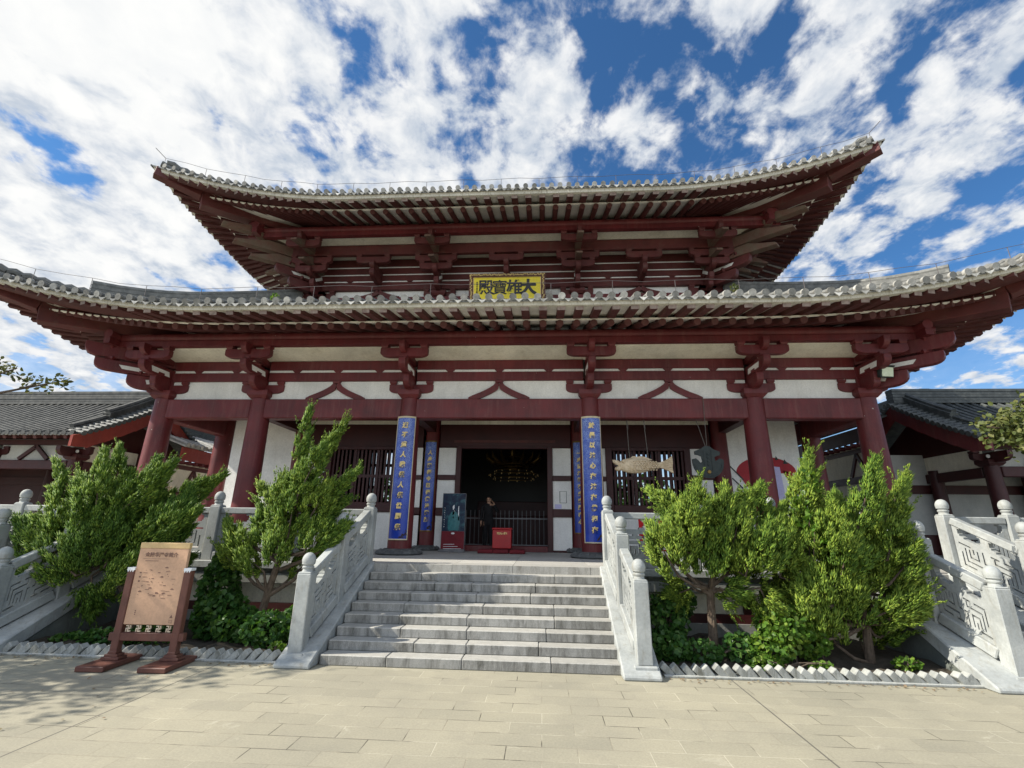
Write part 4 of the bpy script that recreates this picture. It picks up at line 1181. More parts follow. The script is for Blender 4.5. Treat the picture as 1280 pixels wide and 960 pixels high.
for k in range(58):                        # gilt scrollwork on the frame
    x = -1.05+2.1*k/57
    for z in (.38,-.38):
        c = T@Vector((x+random.uniform(-.01,.01), -.062, z+random.uniform(-.02,.02)))
        b.tube([c+Vector((-.018,0,-.015)), c+Vector((0,-.014,.012)), c+Vector((.024,0,-.01))], [.008,.021,.008], 5)
for k in range(18):
    z = -.36+.72*k/17
    for x in (-1.03,1.03):
        c = T@Vector((x+random.uniform(-.02,.02), -.062, z)); b.tube([c+Vector((-.015,0,-.015)), c+Vector((0,-.014,.012)), c+Vector((.02,0,.01))], [.008,.021,.008], 5)
for z in (.325,-.325):
    b.bar(T@Vector((-.96,-.02,z)), T@Vector((.96,-.02,z)), .02, .02)
for x in (-.955,.955): b.bar(T@Vector((x,-.02,-.32)), T@Vector((x,-.02,.32)), .02, .02)
b.build('gilt_scrollwork', M['gold'], fr)
for ch, x, of in zip('殿寶雄大', (-.60,-.21,.20,.60), (.008,.003,.010,.022)):
    text_mesh('character', ch, .46, M['black'], T @ Matrix.Translation((x,-.012,.03)) @ FACE_Y, pl, .012, of)
text_mesh('inscription', '\n'.join('甲申年吉日敬書'), .055, M['black'], T @ Matrix.Translation((-.86,-.012,0)) @ FACE_Y, pl, .006, .001)

# ------------------------------------------------------------------ couplet boards round the columns
def couplet(label, cx, cy, r, half, z0, z1, chars, size, ztop, step, turn=0):
    c = thing('couplet_board', label, 'couplet board', (cx, cy-r, z0), 'blue couplet boards on the columns')
    N = 14; b = MB()
    def pt(rr, a, z): return (cx+rr*math.sin(a), cy-rr*math.cos(a), z)
    nz = 8
    for i in range(N):
        a0 = -half+2*half*i/N; a1 = -half+2*half*(i+1)/N
        for k in range(nz):
            za, zb_ = z0+(z1-z0)*k/nz, z0+(z1-z0)*(k+1)/nz
            b.quad(pt(r,a0,za),pt(r,a1,za),pt(r,a1,zb_),pt(r,a0,zb_))
        b.quad(pt(r-.028,a0,z0),pt(r-.028,a1,z0),pt(r,a1,z0),pt(r,a0,z0)); b.quad(pt(r-.028,a0,z1),pt(r,a0,z1),pt(r,a1,z1),pt(r-.028,a1,z1))
    for a in (-half,half): b.quad(pt(r-.028,a,z0),pt(r,a,z0),pt(r,a,z1),pt(r-.028,a,z1))
    b.build('board', M['enamel'], c, fix=False, angle=40)
    b = MB(); w = .018/r
    for i in range(N):
        a0 = -half+2*half*i/N; a1 = -half+2*half*(i+1)/N
        for za, zb_ in ((z0,z0+.025),(z1-.04,z1)):
            b.hexa([pt(r+.001,a0,za),pt(r+.001,a1,za),pt(r+.001,a1,zb_),pt(r+.001,a0,zb_)], [pt(r+.008,a0,za),pt(r+.008,a1,za),pt(r+.008,a1,zb_),pt(r+.008,a0,zb_)])
    for s in (-1,1):
        a0, a1 = s*half, s*(half-w)
        b.hexa([pt(r+.001,a0,z0),pt(r+.001,a1,z0),pt(r+.001,a1,z1),pt(r+.001,a0,z1)], [pt(r+.008,a0,z0),pt(r+.008,a1,z0),pt(r+.008,a1,z1),pt(r+.008,a0,z1)])
    b.build('edge_moulding', M['oldgold' if r < .25 else 'edgegold'], c)
    b = MB()                               # gilt lotus spray in the lower right corner
    for k in range(16):
        a = half*random.uniform(.25,.93); z = z0+.05+random.uniform(0,.20)*(a/half)
        p = Vector(pt(r+.006, a, z)); b.tube([p+Vector((-.025,0,-.01)), p+Vector((0,-.004,.014)), p+Vector((.025,.003,.0))], [.003,.009,.003], 5)
    b.build('gilt_lotus', M['oldgold'], c)
    for i, ch in enumerate(chars):
        text_mesh('character', ch, size, M['gold'], at(cx, cy-r-.004, ztop-step*i), c, .012, .006, .12, .95)
couplet('blue enamel couplet board with gold characters on the column left of the stairs, beginning 道不遠人', -2.1, CY, .285, R(47), 1.35, 4.05, '道不遠人我覺人覺世間覺', .135, 3.84, .222)
couplet('blue enamel couplet board with gold characters on the column right of the stairs, ending 在佛祖在', 2.1, CY, .285, R(47), 1.35, 4.05, '於是以法心在法在佛祖在', .135, 3.84, .222)
couplet('narrower dark blue couplet board with gold writing, half behind the left front column', -1.97, IY, .235, R(42), 1.51, 3.84, '人身難得今已得佛法難聞', .12, 3.52, .172)
couplet('narrower dark blue couplet board half hidden behind the right front column', 1.97, IY, .235, R(42), 1.51, 3.84, '一念清淨蓮花處處開在心', .12, 3.52, .172)

# ------------------------------------------------------------------ wooden fish and cloud gong under the lintel
fish = thing('wooden_fish', 'large pale brown carved wooden fish hung level on two cords from the lintel', 'wooden fish', (3.12, CY, 2.82))
b = MB(); n = 16; seg = 16; base = []
prof = [(0.0,.02,0),(.04,.075,.0),(.10,.115,.0),(.2,.155,.0),(.32,.178,.0),(.45,.182,.0),(.58,.165,.0),(.70,.135,.005),(.82,.095,.01),(.92,.068,.015),(1.0,.06,.02)]
x0, x1, zc = 2.66, 3.62, 2.985
rings = []
for t, r, dz in prof:
    x = x0+(x1-x0)*t; rr = []
    for k in range(seg):
        a = 2*math.pi*k/seg
        rr.append((x, CY+r*.62*math.cos(a), zc+dz+r*math.sin(a)*(1.0 if math.sin(a)>0 else .92)))
    rings.append(rr)
for i in range(len(rings)-1):
    for k in range(seg): b.quad(rings[i][k], rings[i+1][k], rings[i+1][(k+1)%seg], rings[i][(k+1)%seg])
b.poly(rings[0]); b.poly(rings[-1])
for row in range(5):                       # rows of raised scales on the flank
    for k in range(9):
        x = 3.02+k*.062+(row%2)*.03; z = zc-.09+row*.045; rr = .155*(1-abs(x-3.1)/.95)
        y = CY-.62*math.sqrt(max(.0004, (.178*(1-max(0,(x-3.15))/.62*.55))**2-(z-zc)**2))
        b.tube([(x-.024,y+.006,z),(x,y-.006,z-.004),(x+.02,y+.006,z)], [.006,.02,.006], 6)
body = b.build('fish_body', M['bronze'], fish, angle=50)
b = MB()
b.prism([(3.58,CY-.025,zc+.07),(3.72,CY-.02,zc+.12),(3.88,CY-.015,zc+.225),(3.885,CY-.015,zc+.05),(3.87,CY-.015,zc-.02),(3.885,CY-.015,zc-.16),(3.70,CY-.02,zc-.07),(3.58,CY-.025,zc-.03)], (0,.05,0))
for k in range(7):
    f = k/6; b.tube([(3.62,CY-.03,zc+.055-.075*f),(3.87,CY-.022,zc+.20-.34*f)], .008, 5)
b.build('tail_fin', M['bronze'], fish)
b = MB()
b.prism([(2.95,CY-.02,zc+.16),(3.02,CY-.02,zc+.215),(3.12,CY-.02,zc+.20),(3.2,CY-.02,zc+.215),(3.3,CY-.02,zc+.195),(3.45,CY-.02,zc+.13),(3.2,CY-.02,zc+.14)], (0,.04,0)); b.build('back_fin', M['bronze'], fish)
b = MB()
b.prism([(3.06,CY-.115,zc+.0),(3.16,CY-.12,zc-.06),(3.20,CY-.12,zc-.11),(3.10,CY-.12,zc-.10),(3.03,CY-.115,zc-.05)], (0,.02,0)); b.build('side_fin', M['bronze'], fish)
b = MB()
b.tube([(2.72,CY,zc+.03),(2.655,CY,zc+.075),(2.60,CY,zc+.10),(2.575,CY,zc+.13)], [.06,.055,.04,.012], 10)
b.tube([(2.73,CY,zc-.05),(2.66,CY,zc-.07),(2.62,CY,zc-.055)], [.06,.05,.022], 10)
for s in (-1,1): b.tube([(2.80,CY+s*.065,zc+.09),(2.80,CY+s*.10,zc+.095)], [.04,.025], 10)
b.build('open_jaws', M['bronze'], fish, angle=50)
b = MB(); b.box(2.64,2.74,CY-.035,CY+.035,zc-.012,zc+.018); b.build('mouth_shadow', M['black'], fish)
for x, xt in ((2.95,2.93),(3.36,3.31)):
    b = MB(); b.tube([(x,CY-.0,zc+.17),(xt,CY,4.028)], .008, 6); b.tube([(xt+.01,CY-.02,4.02),(xt+.02,CY-.03,3.8)], .006, 5); b.build('hanging_cord', M['rope'], fish)

gong = thing('cloud_gong', 'dark green cast iron cloud-shaped gong plate hung from the lintel right of the wooden fish', 'gong', (4.57, 10.42, 2.7))
gy = 10.42; b = MB(); cx, cz = 4.575, 3.03; pts = []
for k in range(25):
    a = R(-178+ (176)*k/24); pts.append((cx+.33*math.cos(a), gy, cz+.02+.34*math.sin(a)))
pts += [(cx+.33,gy,cz+.07),(cx+.25,gy,cz+.10),(cx+.16,gy,cz+.04),(cx+.14,gy,cz+.12),(cx+.19,gy,cz+.15),(cx+.26,gy,cz+.17),(cx+.27,gy,cz+.24),(cx+.2,gy,cz+.27),(cx+.13,gy,cz+.30),(cx+.06,gy,cz+.36),(cx-.04,gy,cz+.37),
        (cx-.11,gy,cz+.32),(cx-.2,gy,cz+.28),(cx-.27,gy,cz+.25),(cx-.27,gy,cz+.18),(cx-.2,gy,cz+.17),(cx-.13,gy,cz+.14),(cx-.12,gy,cz+.03),(cx-.16,gy,cz+.0),(cx-.2,gy,cz+.05),(cx-.25,gy,cz+.10),(cx-.33,gy,cz+.08)]
b.prism(pts, (0,.035,0)); gp = b.build('gong_plate', M['iron'], gong)
b = MB()
for k in range(24):
    a0, a1 = R(-172+165*k/24), R(-172+165*(k+1)/24)
    b.bar((cx+.29*math.cos(a0),gy-.004,cz+.02+.30*math.sin(a0)), (cx+.29*math.cos(a1),gy-.004,cz+.02+.30*math.sin(a1)), .014, .016)
for x in (-.08,.08): b.bar((cx+x,gy-.004,cz-.16),(cx+x,gy-.004,cz+.28), .012, .014)
for z in (.2,.12,.04,-.04): b.tube([(cx,gy+.002,cz+z),(cx,gy-.014,cz+z)], [.03,.02], 10)
b.build('raised_ribs', M['iron'], gp)
b = MB(); b.tube([(cx,gy+.002,cz-.19),(cx,gy-.02,cz-.19)], [.045,.035], 14); b.build('striking_boss', M['oldgold'], gp)
for xt, yt, zt in ((4.48,CY,4.028),(4.63,10.49,4.52)):
    b = MB(); b.tube([(cx-.02+(.03 if zt>4.2 else 0),gy+.015,cz+.36),(xt,yt,zt)], .007, 6); b.build('hanging_cord', M['rope'], gong)

# ------------------------------------------------------------------ things in front of the door
st = thing('standee_banner', 'dark blue standing banner with a teal bell picture and maroon foot, left of the doorway', 'banner', (-1.16, 11.9, FZ))
b = MB(); b.box(-1.455,-.875,11.88,11.915,FZ+.05,2.43); b.build('banner_backing', M['steel'], st, bevel=.008)
b = MB(); b.box(-1.445,-.885,11.872,11.879,1.53,2.42); b.build('banner_picture', M['poster'], st)
b = MB(); b.box(-1.445,-.885,11.872,11.879,FZ+.07,1.527); b.build('banner_foot_print', M['cushion'], st)
b = MB(); b.prism([(-1.165+(.16 if k<7 else .14)*math.cos(a), 11.868, 1.70+.30*max(math.sin(a),-.5)) for k, a in [(k, R(k*15)) for k in range(24)]], (0,.003,0)); b.build('bell_picture', M['teal'], st)
b = MB()
for p in ([(-1.2,2.1),(-1.16,2.16),(-1.15,2.08),(-1.18,2.02)],[(-1.19,1.98),(-1.14,2.02),(-1.155,1.93),(-1.2,1.90)],[(-1.19,1.86),(-1.16,1.88),(-1.155,1.84),(-1.185,1.82)],[(-1.06,1.78),(-1.03,1.78),(-1.04,2.12),(-1.055,2.12)]):
    b.prism([(x,11.868,z) for x,z in p], (0,.003,0))
for k in range(9): b.prism([(x,11.868,z) for x,z in ((-1.40+.5*(k%3>0)*.05,1.62+k*.055),(-1.385,1.62+k*.055),(-1.385,1.645+k*.055),(-1.40,1.645+k*.055))], (0,.003,0))
for k in range(3): b.prism([(x,11.868,z) for x,z in ((-1.39,1.12+k*.05),(-.95-.08*k,1.125+k*.05),(-.96-.08*k,1.135+k*.05),(-1.38,1.13+k*.05))], (0,.002,0))
b.prism([(-1.165+.045*math.cos(R(k*30)),11.868,1.48+.022*math.sin(R(k*30))) for k in range(12)], (0,.003,0))
b.build('pale_lettering', M['paper'], st)
b = MB(); b.box(-1.5,-.86,11.82,12.0,FZ+.003,FZ+.05); b.build('banner_base', M['steel'], st, bevel=.01)

box = thing('donation_box', 'scarlet donation box with gold lettering in the middle of the doorway', 'donation box', (.04, 11.85, 1.13))
b = MB(); b.box(-.185,.265,11.75,12.1,1.155,1.58); bx_ = b.build('box_body', M['boxred'], box, bevel=.012)
b = MB(); b.box(-.20,.28,11.73,12.12,1.58,1.625); b.build('box_lid', M['boxred'], box, bevel=.012)
b = MB(); b.box(-.06,.14,11.85,11.9,1.622,1.629); b.build('coin_slot', M['black'], box)
text_mesh('lettering', '功德箱', .062, M['gold'], at(.04, 11.748, 1.50), box, .003, .002, 0, 1.35)
for k, x in enumerate((-.32,.04,.42)):
    lab = ['maroon kneeling cushion on the doorstep, left one of the row of three', 'maroon kneeling cushion under the scarlet donation box, middle one of the row', 'faded maroon kneeling cushion on the doorstep, right one of the row of three'][k]
    cu = MB(); cu.taper(x, 11.72, FZ+.003, 1.10, .355, .46, .37, .50); cu.taper(x, 11.72, 1.10, 1.14, .37, .50, .33, .44)
    c = cu.build('kneeling_cushion', M['cushion'], bevel=.012); tag(c, lab, 'cushion', 'maroon cushions at the door')
# cushions stay under the box: the box rests on the middle one
fc = thing('metal_barrier', 'low grey metal barrier of upright bars closing the doorway', 'barrier', (0, 14.1, FZ))
for z in (1.14, 1.86): 
    b = MB(); b.box(-1.25,1.45,14.09,14.12,z,z+.03); b.build('cross_rail', M['steel'], fc)
for k in range(22):
    x = -1.2+k*.125; b = MB(); b.tube([(x,14.105,FZ+.02),(x,14.105,2.10)], .011, 6); b.build('upright_bar', M['steel'], fc)
b = MB(); b.box(-1.25,1.45,14.03,14.18,FZ+.013,FZ+.04); b.build('foot_plate', M['steel'], fc)

# gilded lamp crown with small lights over the altar
ch = thing('gilded_chandelier', 'dim gilded lotus chandelier with rows of tiny lights inside the doorway', 'chandelier', (.08, 15.5, 3.0))
b = MB()
for k in range(16):
    a = 2*math.pi*k/16; c = Vector((.08+.72*math.cos(a),15.5+.72*math.sin(a),3.66)); d = Vector((math.cos(a),math.sin(a),0))
    b.tube([c-d*.35+Vector((0,0,-.1)), c, c+d*.16+Vector((0,0,.12)), c+d*.2+Vector((0,0,.28))], [.03,.06,.045,.01], 6)
for r, z in ((.45,3.50),(.62,3.58),(.30,3.84),(.18,3.98)): b.tube([(.08+r*math.cos(2*math.pi*k/24),15.5+r*math.sin(2*math.pi*k/24),z) for k in range(25)], .035, 6, cap=False)
b.tube([(.08,15.5,3.4),(.08,15.5,3.55),(.08,15.5,4.1),(.08,15.5,5.34)], [.16,.22,.05,.02], 10)
b.build('gilt_crown', M['oldgold'], ch)
for r, z, n_ in ((.62,3.36,14),(.80,3.24,18),(.66,3.12,14)):
    b = MB(); b.tube([(.08+r*math.cos(2*math.pi*k/24),15.5+r*math.sin(2*math.pi*k/24),z+.03) for k in range(25)], .012, 5, cap=False); rg = b.build('lamp_ring', M['oldgold'], ch)
    for k in range(n_):
        b = MB(); a = 2*math.pi*k/n_+.1; c = Vector((.08+r*math.cos(a),15.5+r*math.sin(a),z)); b.tube([c-Vector((0,0,.018)),c,c+Vector((0,0,.018))], [.004,.014,.004], 6); b.build('small_lamp', M['lampglow'], rg)

# ------------------------------------------------------------------ person in the doorway, seen from behind with a hand at the ear
def person(px, py, pz, H):
    s = H/1.72
    def V(x,y,z): return Vector((px+x*s, py+y*s, pz+z*s))
    nodes = []; edges = []; rad = []
    def add(p, r, par=None):
        nodes.append(tuple(p)); rad.append((r[0]*s, r[1]*s) if isinstance(r, tuple) else (r*s, r*s))
        if par is not None: edges.append((par, len(nodes)-1))
        return len(nodes)-1
    pel = add(V(0,0,.92),(.16,.125)); wa = add(V(0,.005,1.08),(.15,.115),pel); chs = add(V(0,.0,1.28),(.175,.125),wa); sh = add(V(0,.01,1.42),(.13,.09),chs)
    nk = add(V(0,-.005,1.50),.058,sh); hb = add(V(0,-.02,1.56),.07,nk); hm = add(V(0,-.015,1.63),(.082,.098),hb); ht = add(V(0,-.005,1.70),(.06,.07),hm)
    add(V(0,-.125,1.60),.013,hm)                                   # nose towards -Y side of the face
    for sx in (-1,1): add(V(sx*.092,.005,1.615),.016,hm)
    def leg(sx):
        h = add(V(sx*.09,0,.84),(.115,.115),pel); k = add(V(sx*.10,-.01,.48),.085,h); a = add(V(sx*.105,.02,.10),.065,k); t = add(V(sx*.11,-.12,.045),.042,a)
    leg(-1); leg(1)
    def hand(w, d, up):
        d = d.normalized(); up = up.normalized(); sd = d.cross(up)
        pm = add(w+d*.06*s, (.030,.018), len(nodes)-1)
        for i, (o, l) in enumerate(((-.026,.062),(-.009,.07),(.009,.066),(.025,.052))):
            f0 = add(w+d*.095*s+sd*o*s, .0105, pm); f1 = add(w+d*(.095+l*.55)*s+sd*o*s-up*.008*s, .0095, f0); add(w+d*(.095+l*.95)*s+sd*o*s-up*.028*s, .0085, f1)
        t0 = add(w+d*.045*s-sd*.036*s, .011, pm); add(w+d*.075*s-sd*.056*s-up*.01*s, .0095, t0)
    # left arm hangs, right arm raised to the side of the head
    a = add(V(-.20,.01,1.385),.062,sh); e = add(V(-.245,.02,1.11),.05,a); w = add(V(-.24,-.04,.87),.036,e); hand(V(-.24,-.04,.87), Vector((.02,-.06,-1)), Vector((1,0,0)))
    a = add(V(.20,.01,1.385),.062,sh); e = add(V(.33,-.08,1.20),.05,a); w = add(V(.20,-.09,1.46),.034,e); hand(V(.20,-.09,1.46), Vector((-.55,.1,.8)), Vector((1,.2,.3)))
    me = bpy.data.meshes.new('person'); me.from_pydata(nodes, edges, [])
    o = bpy.data.objects.new('person_tmp', me); COL.objects.link(o)
    md = o.modifiers.new('skin', 'SKIN'); o.modifiers.new('sub', 'SUBSURF').levels = 2
    sk = me.skin_vertices[0].data
    for i, r in enumerate(rad): sk[i].radius = r
    sk[0].use_root = True
    dg = bpy.context.evaluated_depsgraph_get(); dg.update()
    m2 = bpy.data.meshes.new_from_object(o.evaluated_get(dg)); bpy.data.objects.remove(o)
    m2.materials.clear(); m2.materials.append(M['cloth']); m2.materials.append(M['skin'])
    hand1, hand2 = V(-.24,-.04,.80), V(.14,-.08,1.56)
    for p in m2.polygons:
        c = p.center
        if c.z > pz+1.485*s or (c-hand1).length < .115*s or (c-hand2).length < .155*s: p.material_index = 1
        p.use_smooth = True
    m2.name = 'person'
    q = bpy.data.objects.new('person', m2); COL.objects.link(q)
    return q
pe = person(-.50, 13.6, FZ+.012, 1.40)
tag(pe, 'person in a black robe standing inside the doorway with one hand raised to the ear', 'person')
# eyes, mouth and close-cropped hair
b = MB(); s_ = 1.40/1.72
for sx in (-1,1):
    b.tube([(-.50+sx*.034*s_, 13.6-.098*s_, FZ+1.635*s_),(-.50+sx*.034*s_, 13.6-.112*s_, FZ+1.635*s_)], [.012,.006], 8)
b.box(-.525,-.475,13.6-.10*s_,13.6-.088*s_,FZ+1.558*s_,FZ+1.566*s_)
b.build('face_features', M['black'], pe)
b = MB()
hc = Vector((-.50,13.6-.005*s_,FZ+1.652*s_))
for i in range(6):
    for k in range(16):
        def hp_(i,k):
            el_=R(8+82*i/6); az_=2*math.pi*k/16
            return hc+Vector((.083*math.cos(el_)*math.cos(az_), .100*math.cos(el_)*math.sin(az_)+.006, .080*math.sin(el_)))*s_*1.02
        if math.sin(2*math.pi*(k+.5)/16) < -.5 and i < 3: continue
        b.quad(hp_(i,k),hp_(i,k+1),hp_(i+1,k+1),hp_(i+1,k))
b.build('cropped_hair', M['black'], pe, smooth=True)

# ------------------------------------------------------------------ printed wall graphic in the right end bay
mu = thing('wall_graphic', 'crimson umbrella and lavender scroll graphic stuck on the white wall behind the right columns', 'wall graphic', (6.5, 12.515, 2.0))
gy = 12.516
def flat(name, m, polys, y=gy):
    b = MB()
    for p in polys: b.prism([(x,y,z+.27) for x,z in p], (0,-.003,0))
    return b.build(name, M[m], mu)
def disc(x, z, r, n=20): return [(x+r*math.cos(2*math.pi*k/n), z+r*math.sin(2*math.pi*k/n)) for k in range(n)]
arc = [(6.72+.75*math.cos(R(a)), 2.78+.42*math.sin(R(a))) for a in range(0,181,10)]
flat('crimson_canopy', 'printred', [arc, [(5.98,2.79),(6.5,2.79),(6.42,2.35),(6.22,2.42)], [(7.12,2.86),(7.32,2.80),(7.57,2.58),(7.25,2.58)]])
flat('lavender_scroll', 'lavender', [[(6.62,2.98),(7.06,2.94),(7.14,1.5),(6.62,1.5)], disc(6.13,2.10,.14), disc(6.16,1.72,.14)], gy-.004)
flat('dark_strokes', 'iron', [[(5.78,2.98),(5.80,3.0),(6.14,2.62),(6.11,2.60)],[(5.84,2.64),(5.86,2.66),(6.20,2.30),(6.17,2.28)],[(7.12,2.20),(7.34,2.17),(7.34,2.14),(7.12,2.17)],[(7.30,2.16),(7.35,2.16),(7.37,1.83),(7.34,1.83)],
     [(7.0,3.22),(7.06,3.12),(6.97,3.12)],[(7.2,3.14),(7.28,3.02),(7.16,3.02)], disc(7.36,1.73,.025,8), disc(7.37,1.62,.025,8)], gy-.008)
flat('round_emblem', 'printred', [disc(7.40,1.40,.10)] + [[(6.13+.165*math.cos(R(a)),2.10+.165*math.sin(R(a))) for a in range(80,281,20)]+[(6.13+.14*math.cos(R(a)),2.10+.14*math.sin(R(a))) for a in range(280,79,-20)], disc(6.14,2.10,.085), [(6.16+.165*math.cos(R(a)),1.72+.165*math.sin(R(a))) for a in range(80,281,20)]+[(6.16+.14*math.cos(R(a)),1.72+.14*math.sin(R(a))) for a in range(280,79,-20)]], gy-.008)
text_mesh('lettering', '心\n燈', .14, M['printred'], at(6.72, gy-.012, 2.87), mu, .002)
text_mesh('lettering', '禮', .11, M['paper'], at(7.40, gy-.012, 1.67), mu, .002)

# small notices on the wall panel right of the door
nb = thing('paper_notice', 'small white paper notice on the white panel right of the doorway', 'notice', (1.5, WY, 2.1))
b = MB(); b.box(1.33,1.50,WY-.006,WY-.001,2.11,2.22); b.build('paper_sheet', M['lavender'], nb)
b = MB(); 
for q in ((1.45,1.47,2.25,2.55),(1.62,1.635,2.25,2.55),(1.45,1.635,2.25,2.262),(1.45,1.635,2.54,2.55)): b.box(q[0],q[1],WY-.005,WY-.001,q[2],q[3])
b.build('pencil_outline', M['grime'], nb)

# floodlight on the right corner bracket
fl = thing('floodlight', 'small square floodlight with pale yellow glass under the right corner bracket', 'floodlight', (8.30, 10.2, 4.8))
T2 = Matrix.Translation((8.36, 10.02, 4.93)) @ Matrix.Rotation(R(8), 4, 'Z') @ Matrix.Rotation(R(12), 4, 'X')
def t2box(b, x0,x1,y0,y1,z0,z1):
    vs_ = [T2@Vector(v) for v in [(x0,y0,z0),(x1,y0,z0),(x1,y1,z0),(x0,y1,z0),(x0,y0,z1),(x1,y0,z1),(x1,y1,z1),(x0,y1,z1)]]
    b.mesh(vs_, [(3,2,1,0),(4,5,6,7),(0,1,5,4),(1,2,6,5),(2,3,7,6),(3,0,4,7)])
b = MB(); t2box(b,-.15,.15,-.02,.08,-.11,.15); t2box(b,-.15,.15,-.06,-.02,.12,.15); b.build('lamp_housing', M['iron'], fl, bevel=.01)
b = MB(); t2box(b,-.125,.125,-.032,-.019,-.09,.105); b.build('lamp_glass', M['lampglass'], fl)
b = MB(); b.tube([T2@Vector((0,.08,0)), (8.30,10.30,4.98)], .02, 6); b.build('lamp_arm', M['iron'], fl)

# red printed boards standing behind the right balustrade
for k, (x0, x1, z1, lb) in enumerate(((2.86,3.09,1.86,'narrow red printed board behind the right-hand level balustrade, nearer the stairs'),(3.24,3.46,1.84,'narrow red printed board half hidden by the first right-hand juniper'))):
    nbd = thing('notice_board', lb, 'notice board', ((x0+x1)/2, 9.6, FZ))
    b = MB(); b.box(x0, x1, 9.6, 9.63, FZ+.06, z1); b.build('board', M['boxred'], nbd, bevel=.005)
    b = MB()
    for q in range(6): b.box(x0+.06, x1-.03-.03*(q%2), 9.594, 9.599, z1-.08-q*.09, z1-.07-q*.09)
    b.build('white_lines', M['paper'], nbd)
    b = MB(); b.box(x0-.02, x1+.02, 9.5, 9.75, FZ+.003, FZ+.06); b.build('foot', M['steel'], nbd, bevel=.006)

# ------------------------------------------------------------------ information sign
sg = thing('information_sign', 'tan information board on brown timber posts standing in front of the left flower bed', 'information sign', (-3.83, 6.1, 0))
TS = Matrix.Translation((-3.83, 6.12, 0)) @ Matrix.Rotation(R(3), 4, 'Z')
def sbox(b, x0,x1,y0,y1,z0,z1):
    vs_ = [TS@Vector(v) for v in [(x0,y0,z0),(x1,y0,z0),(x1,y1,z0),(x0,y1,z0),(x0,y0,z1),(x1,y0,z1),(x1,y1,z1),(x0,y1,z1)]]
    b.mesh(vs_, [(3,2,1,0),(4,5,6,7),(0,1,5,4),(1,2,6,5),(2,3,7,6),(3,0,4,7)])
for s in (-1,1):
    b = MB(); sbox(b, s*.36-.045, s*.36+.045, -.035, .055, .075, 1.07); post = b.build('post', M['signwood'], sg, bevel=.008)
    b = MB(); sbox(b, s*.36-.047, s*.36+.047, -.037, .057, 1.07, 1.10)
    for k in range(3): 
        x = s*.36-.03+k*.03; b.prism([TS@Vector((x-.014,-.0372,1.071)),TS@Vector((x+.014,-.0372,1.071)),TS@Vector((x,-.0372,1.045))], TS.to_3x3()@Vector((0,-.003,0)))
    b.build('white_cap', M['paper'], post)
    b = MB(); sbox(b, s*.36-.165, s*.36+.165, -.33, .33, 0.004, .060); b.build('foot_beam', M['signwood'], sg, bevel=.008)
    b = MB()
    for q in (-1,1):
        for k in range(3): sbox(b, s*.36-.05-.03*(2-k)*1, s*.36+.05+.03*(2-k), -.04-.01*(2-k), .06+.01*(2-k), .062+.03*k, .092+.03*k)
        break
    b.build('stepped_bracket', M['signwood'], sg, bevel=.004)
b = MB(); sbox(b, -.46, .46, -.025, .045, .265, .355); b.build('cross_rail', M['signwood'], sg, bevel=.006)
b = MB(); sbox(b, -.315, .315, -.02, .03, .445, 1.33); b.build('board_panel', M['signboard'], sg, bevel=.004)
b = MB(); sbox(b, -.318, .318, -.023, .033, 1.33, 1.40); b.build('board_top_band', M['signband'], sg, bevel=.004)
b = MB()                                   # traditional interlocking fret between rail and board
for k in range(5):
    x = -.25+k*.125; c = .40; a = .028; t = .009
    b = MB()
    for q in ((-t/2,t/2,-a,a),(-a,a,-t/2,t/2),(-a,-t/2,a-t,a),(t/2,a,-a,-a+t),(a-t,a,t/2,a),(-a,-a+t,-a,-t/2)):
        sbox(b, x+q[0], x+q[1], -.012, .008, c+q[2]*1.3, c+q[3]*1.3)
    b.build('fretwork', M['fret'], sg)

MT = TS @ Matrix.Translation((0,-.0215,0)) @ FACE_Y
text_mesh('lettering', '金陵华严寺简介', .060, M['ink'], TS @ Matrix.Translation((-.02,-.0215,1.255)) @ FACE_Y, sg, .002, .001, 0, 1.0)
b = MB(); rnd = random.Random(5)
def mark(x, z, w, h): sbox(b, x-w/2, x+w/2, -.0222, -.0205, z-h/2, z+h/2)
mark(-.08,1.205,.34,.003); mark(-.13,1.18,.17,.006)
for i in range(46):                        # the map: small dark labels and roofs
    x = rnd.uniform(-.24,.22); z = rnd.uniform(.72,1.08)
    if abs(x) > .20 and rnd.random() < .5: continue
    mark(x, z, rnd.choice((.008,.014,.03,.05)), rnd.choice((.003,.004,.006,.009)))
for q in ((-.24,1.04),(-.24,.99),(-.24,.94)): mark(q[0],q[1],.022,.016); mark(q[0]+.06,q[1],.05,.005)
for q in ((.08,1.10),(.04,.99),(-.08,.86),(-.2,.82),(.02,.80),(.1,.80),(.2,.85),(-.01,.77)): 
    b.prism([TS@Vector((q[0]+dx,-.0205,q[1]+dz)) for dx,dz in ((-.018,-.005),(.018,-.005),(.022,.003),(.0,.013),(-.022,.003))], TS.to_3x3()@Vector((0,-.0017,0)))
for k in range(3): mark(-.2,.56+k*.02,.012,.012)
for q in ((.26,.50,.045,.003),(.26,.47,.045,.003),(.245,.485,.003,.03),(.275,.485,.003,.03)): mark(*q)
b.prism([TS@Vector((.26+dx,-.0205,.525+dz)) for dx,dz in ((-.02,0),(.02,0),(0,.035))], TS.to_3x3()@Vector((0,-.0017,0)))
b.build('map_print', M['ink'], sg)

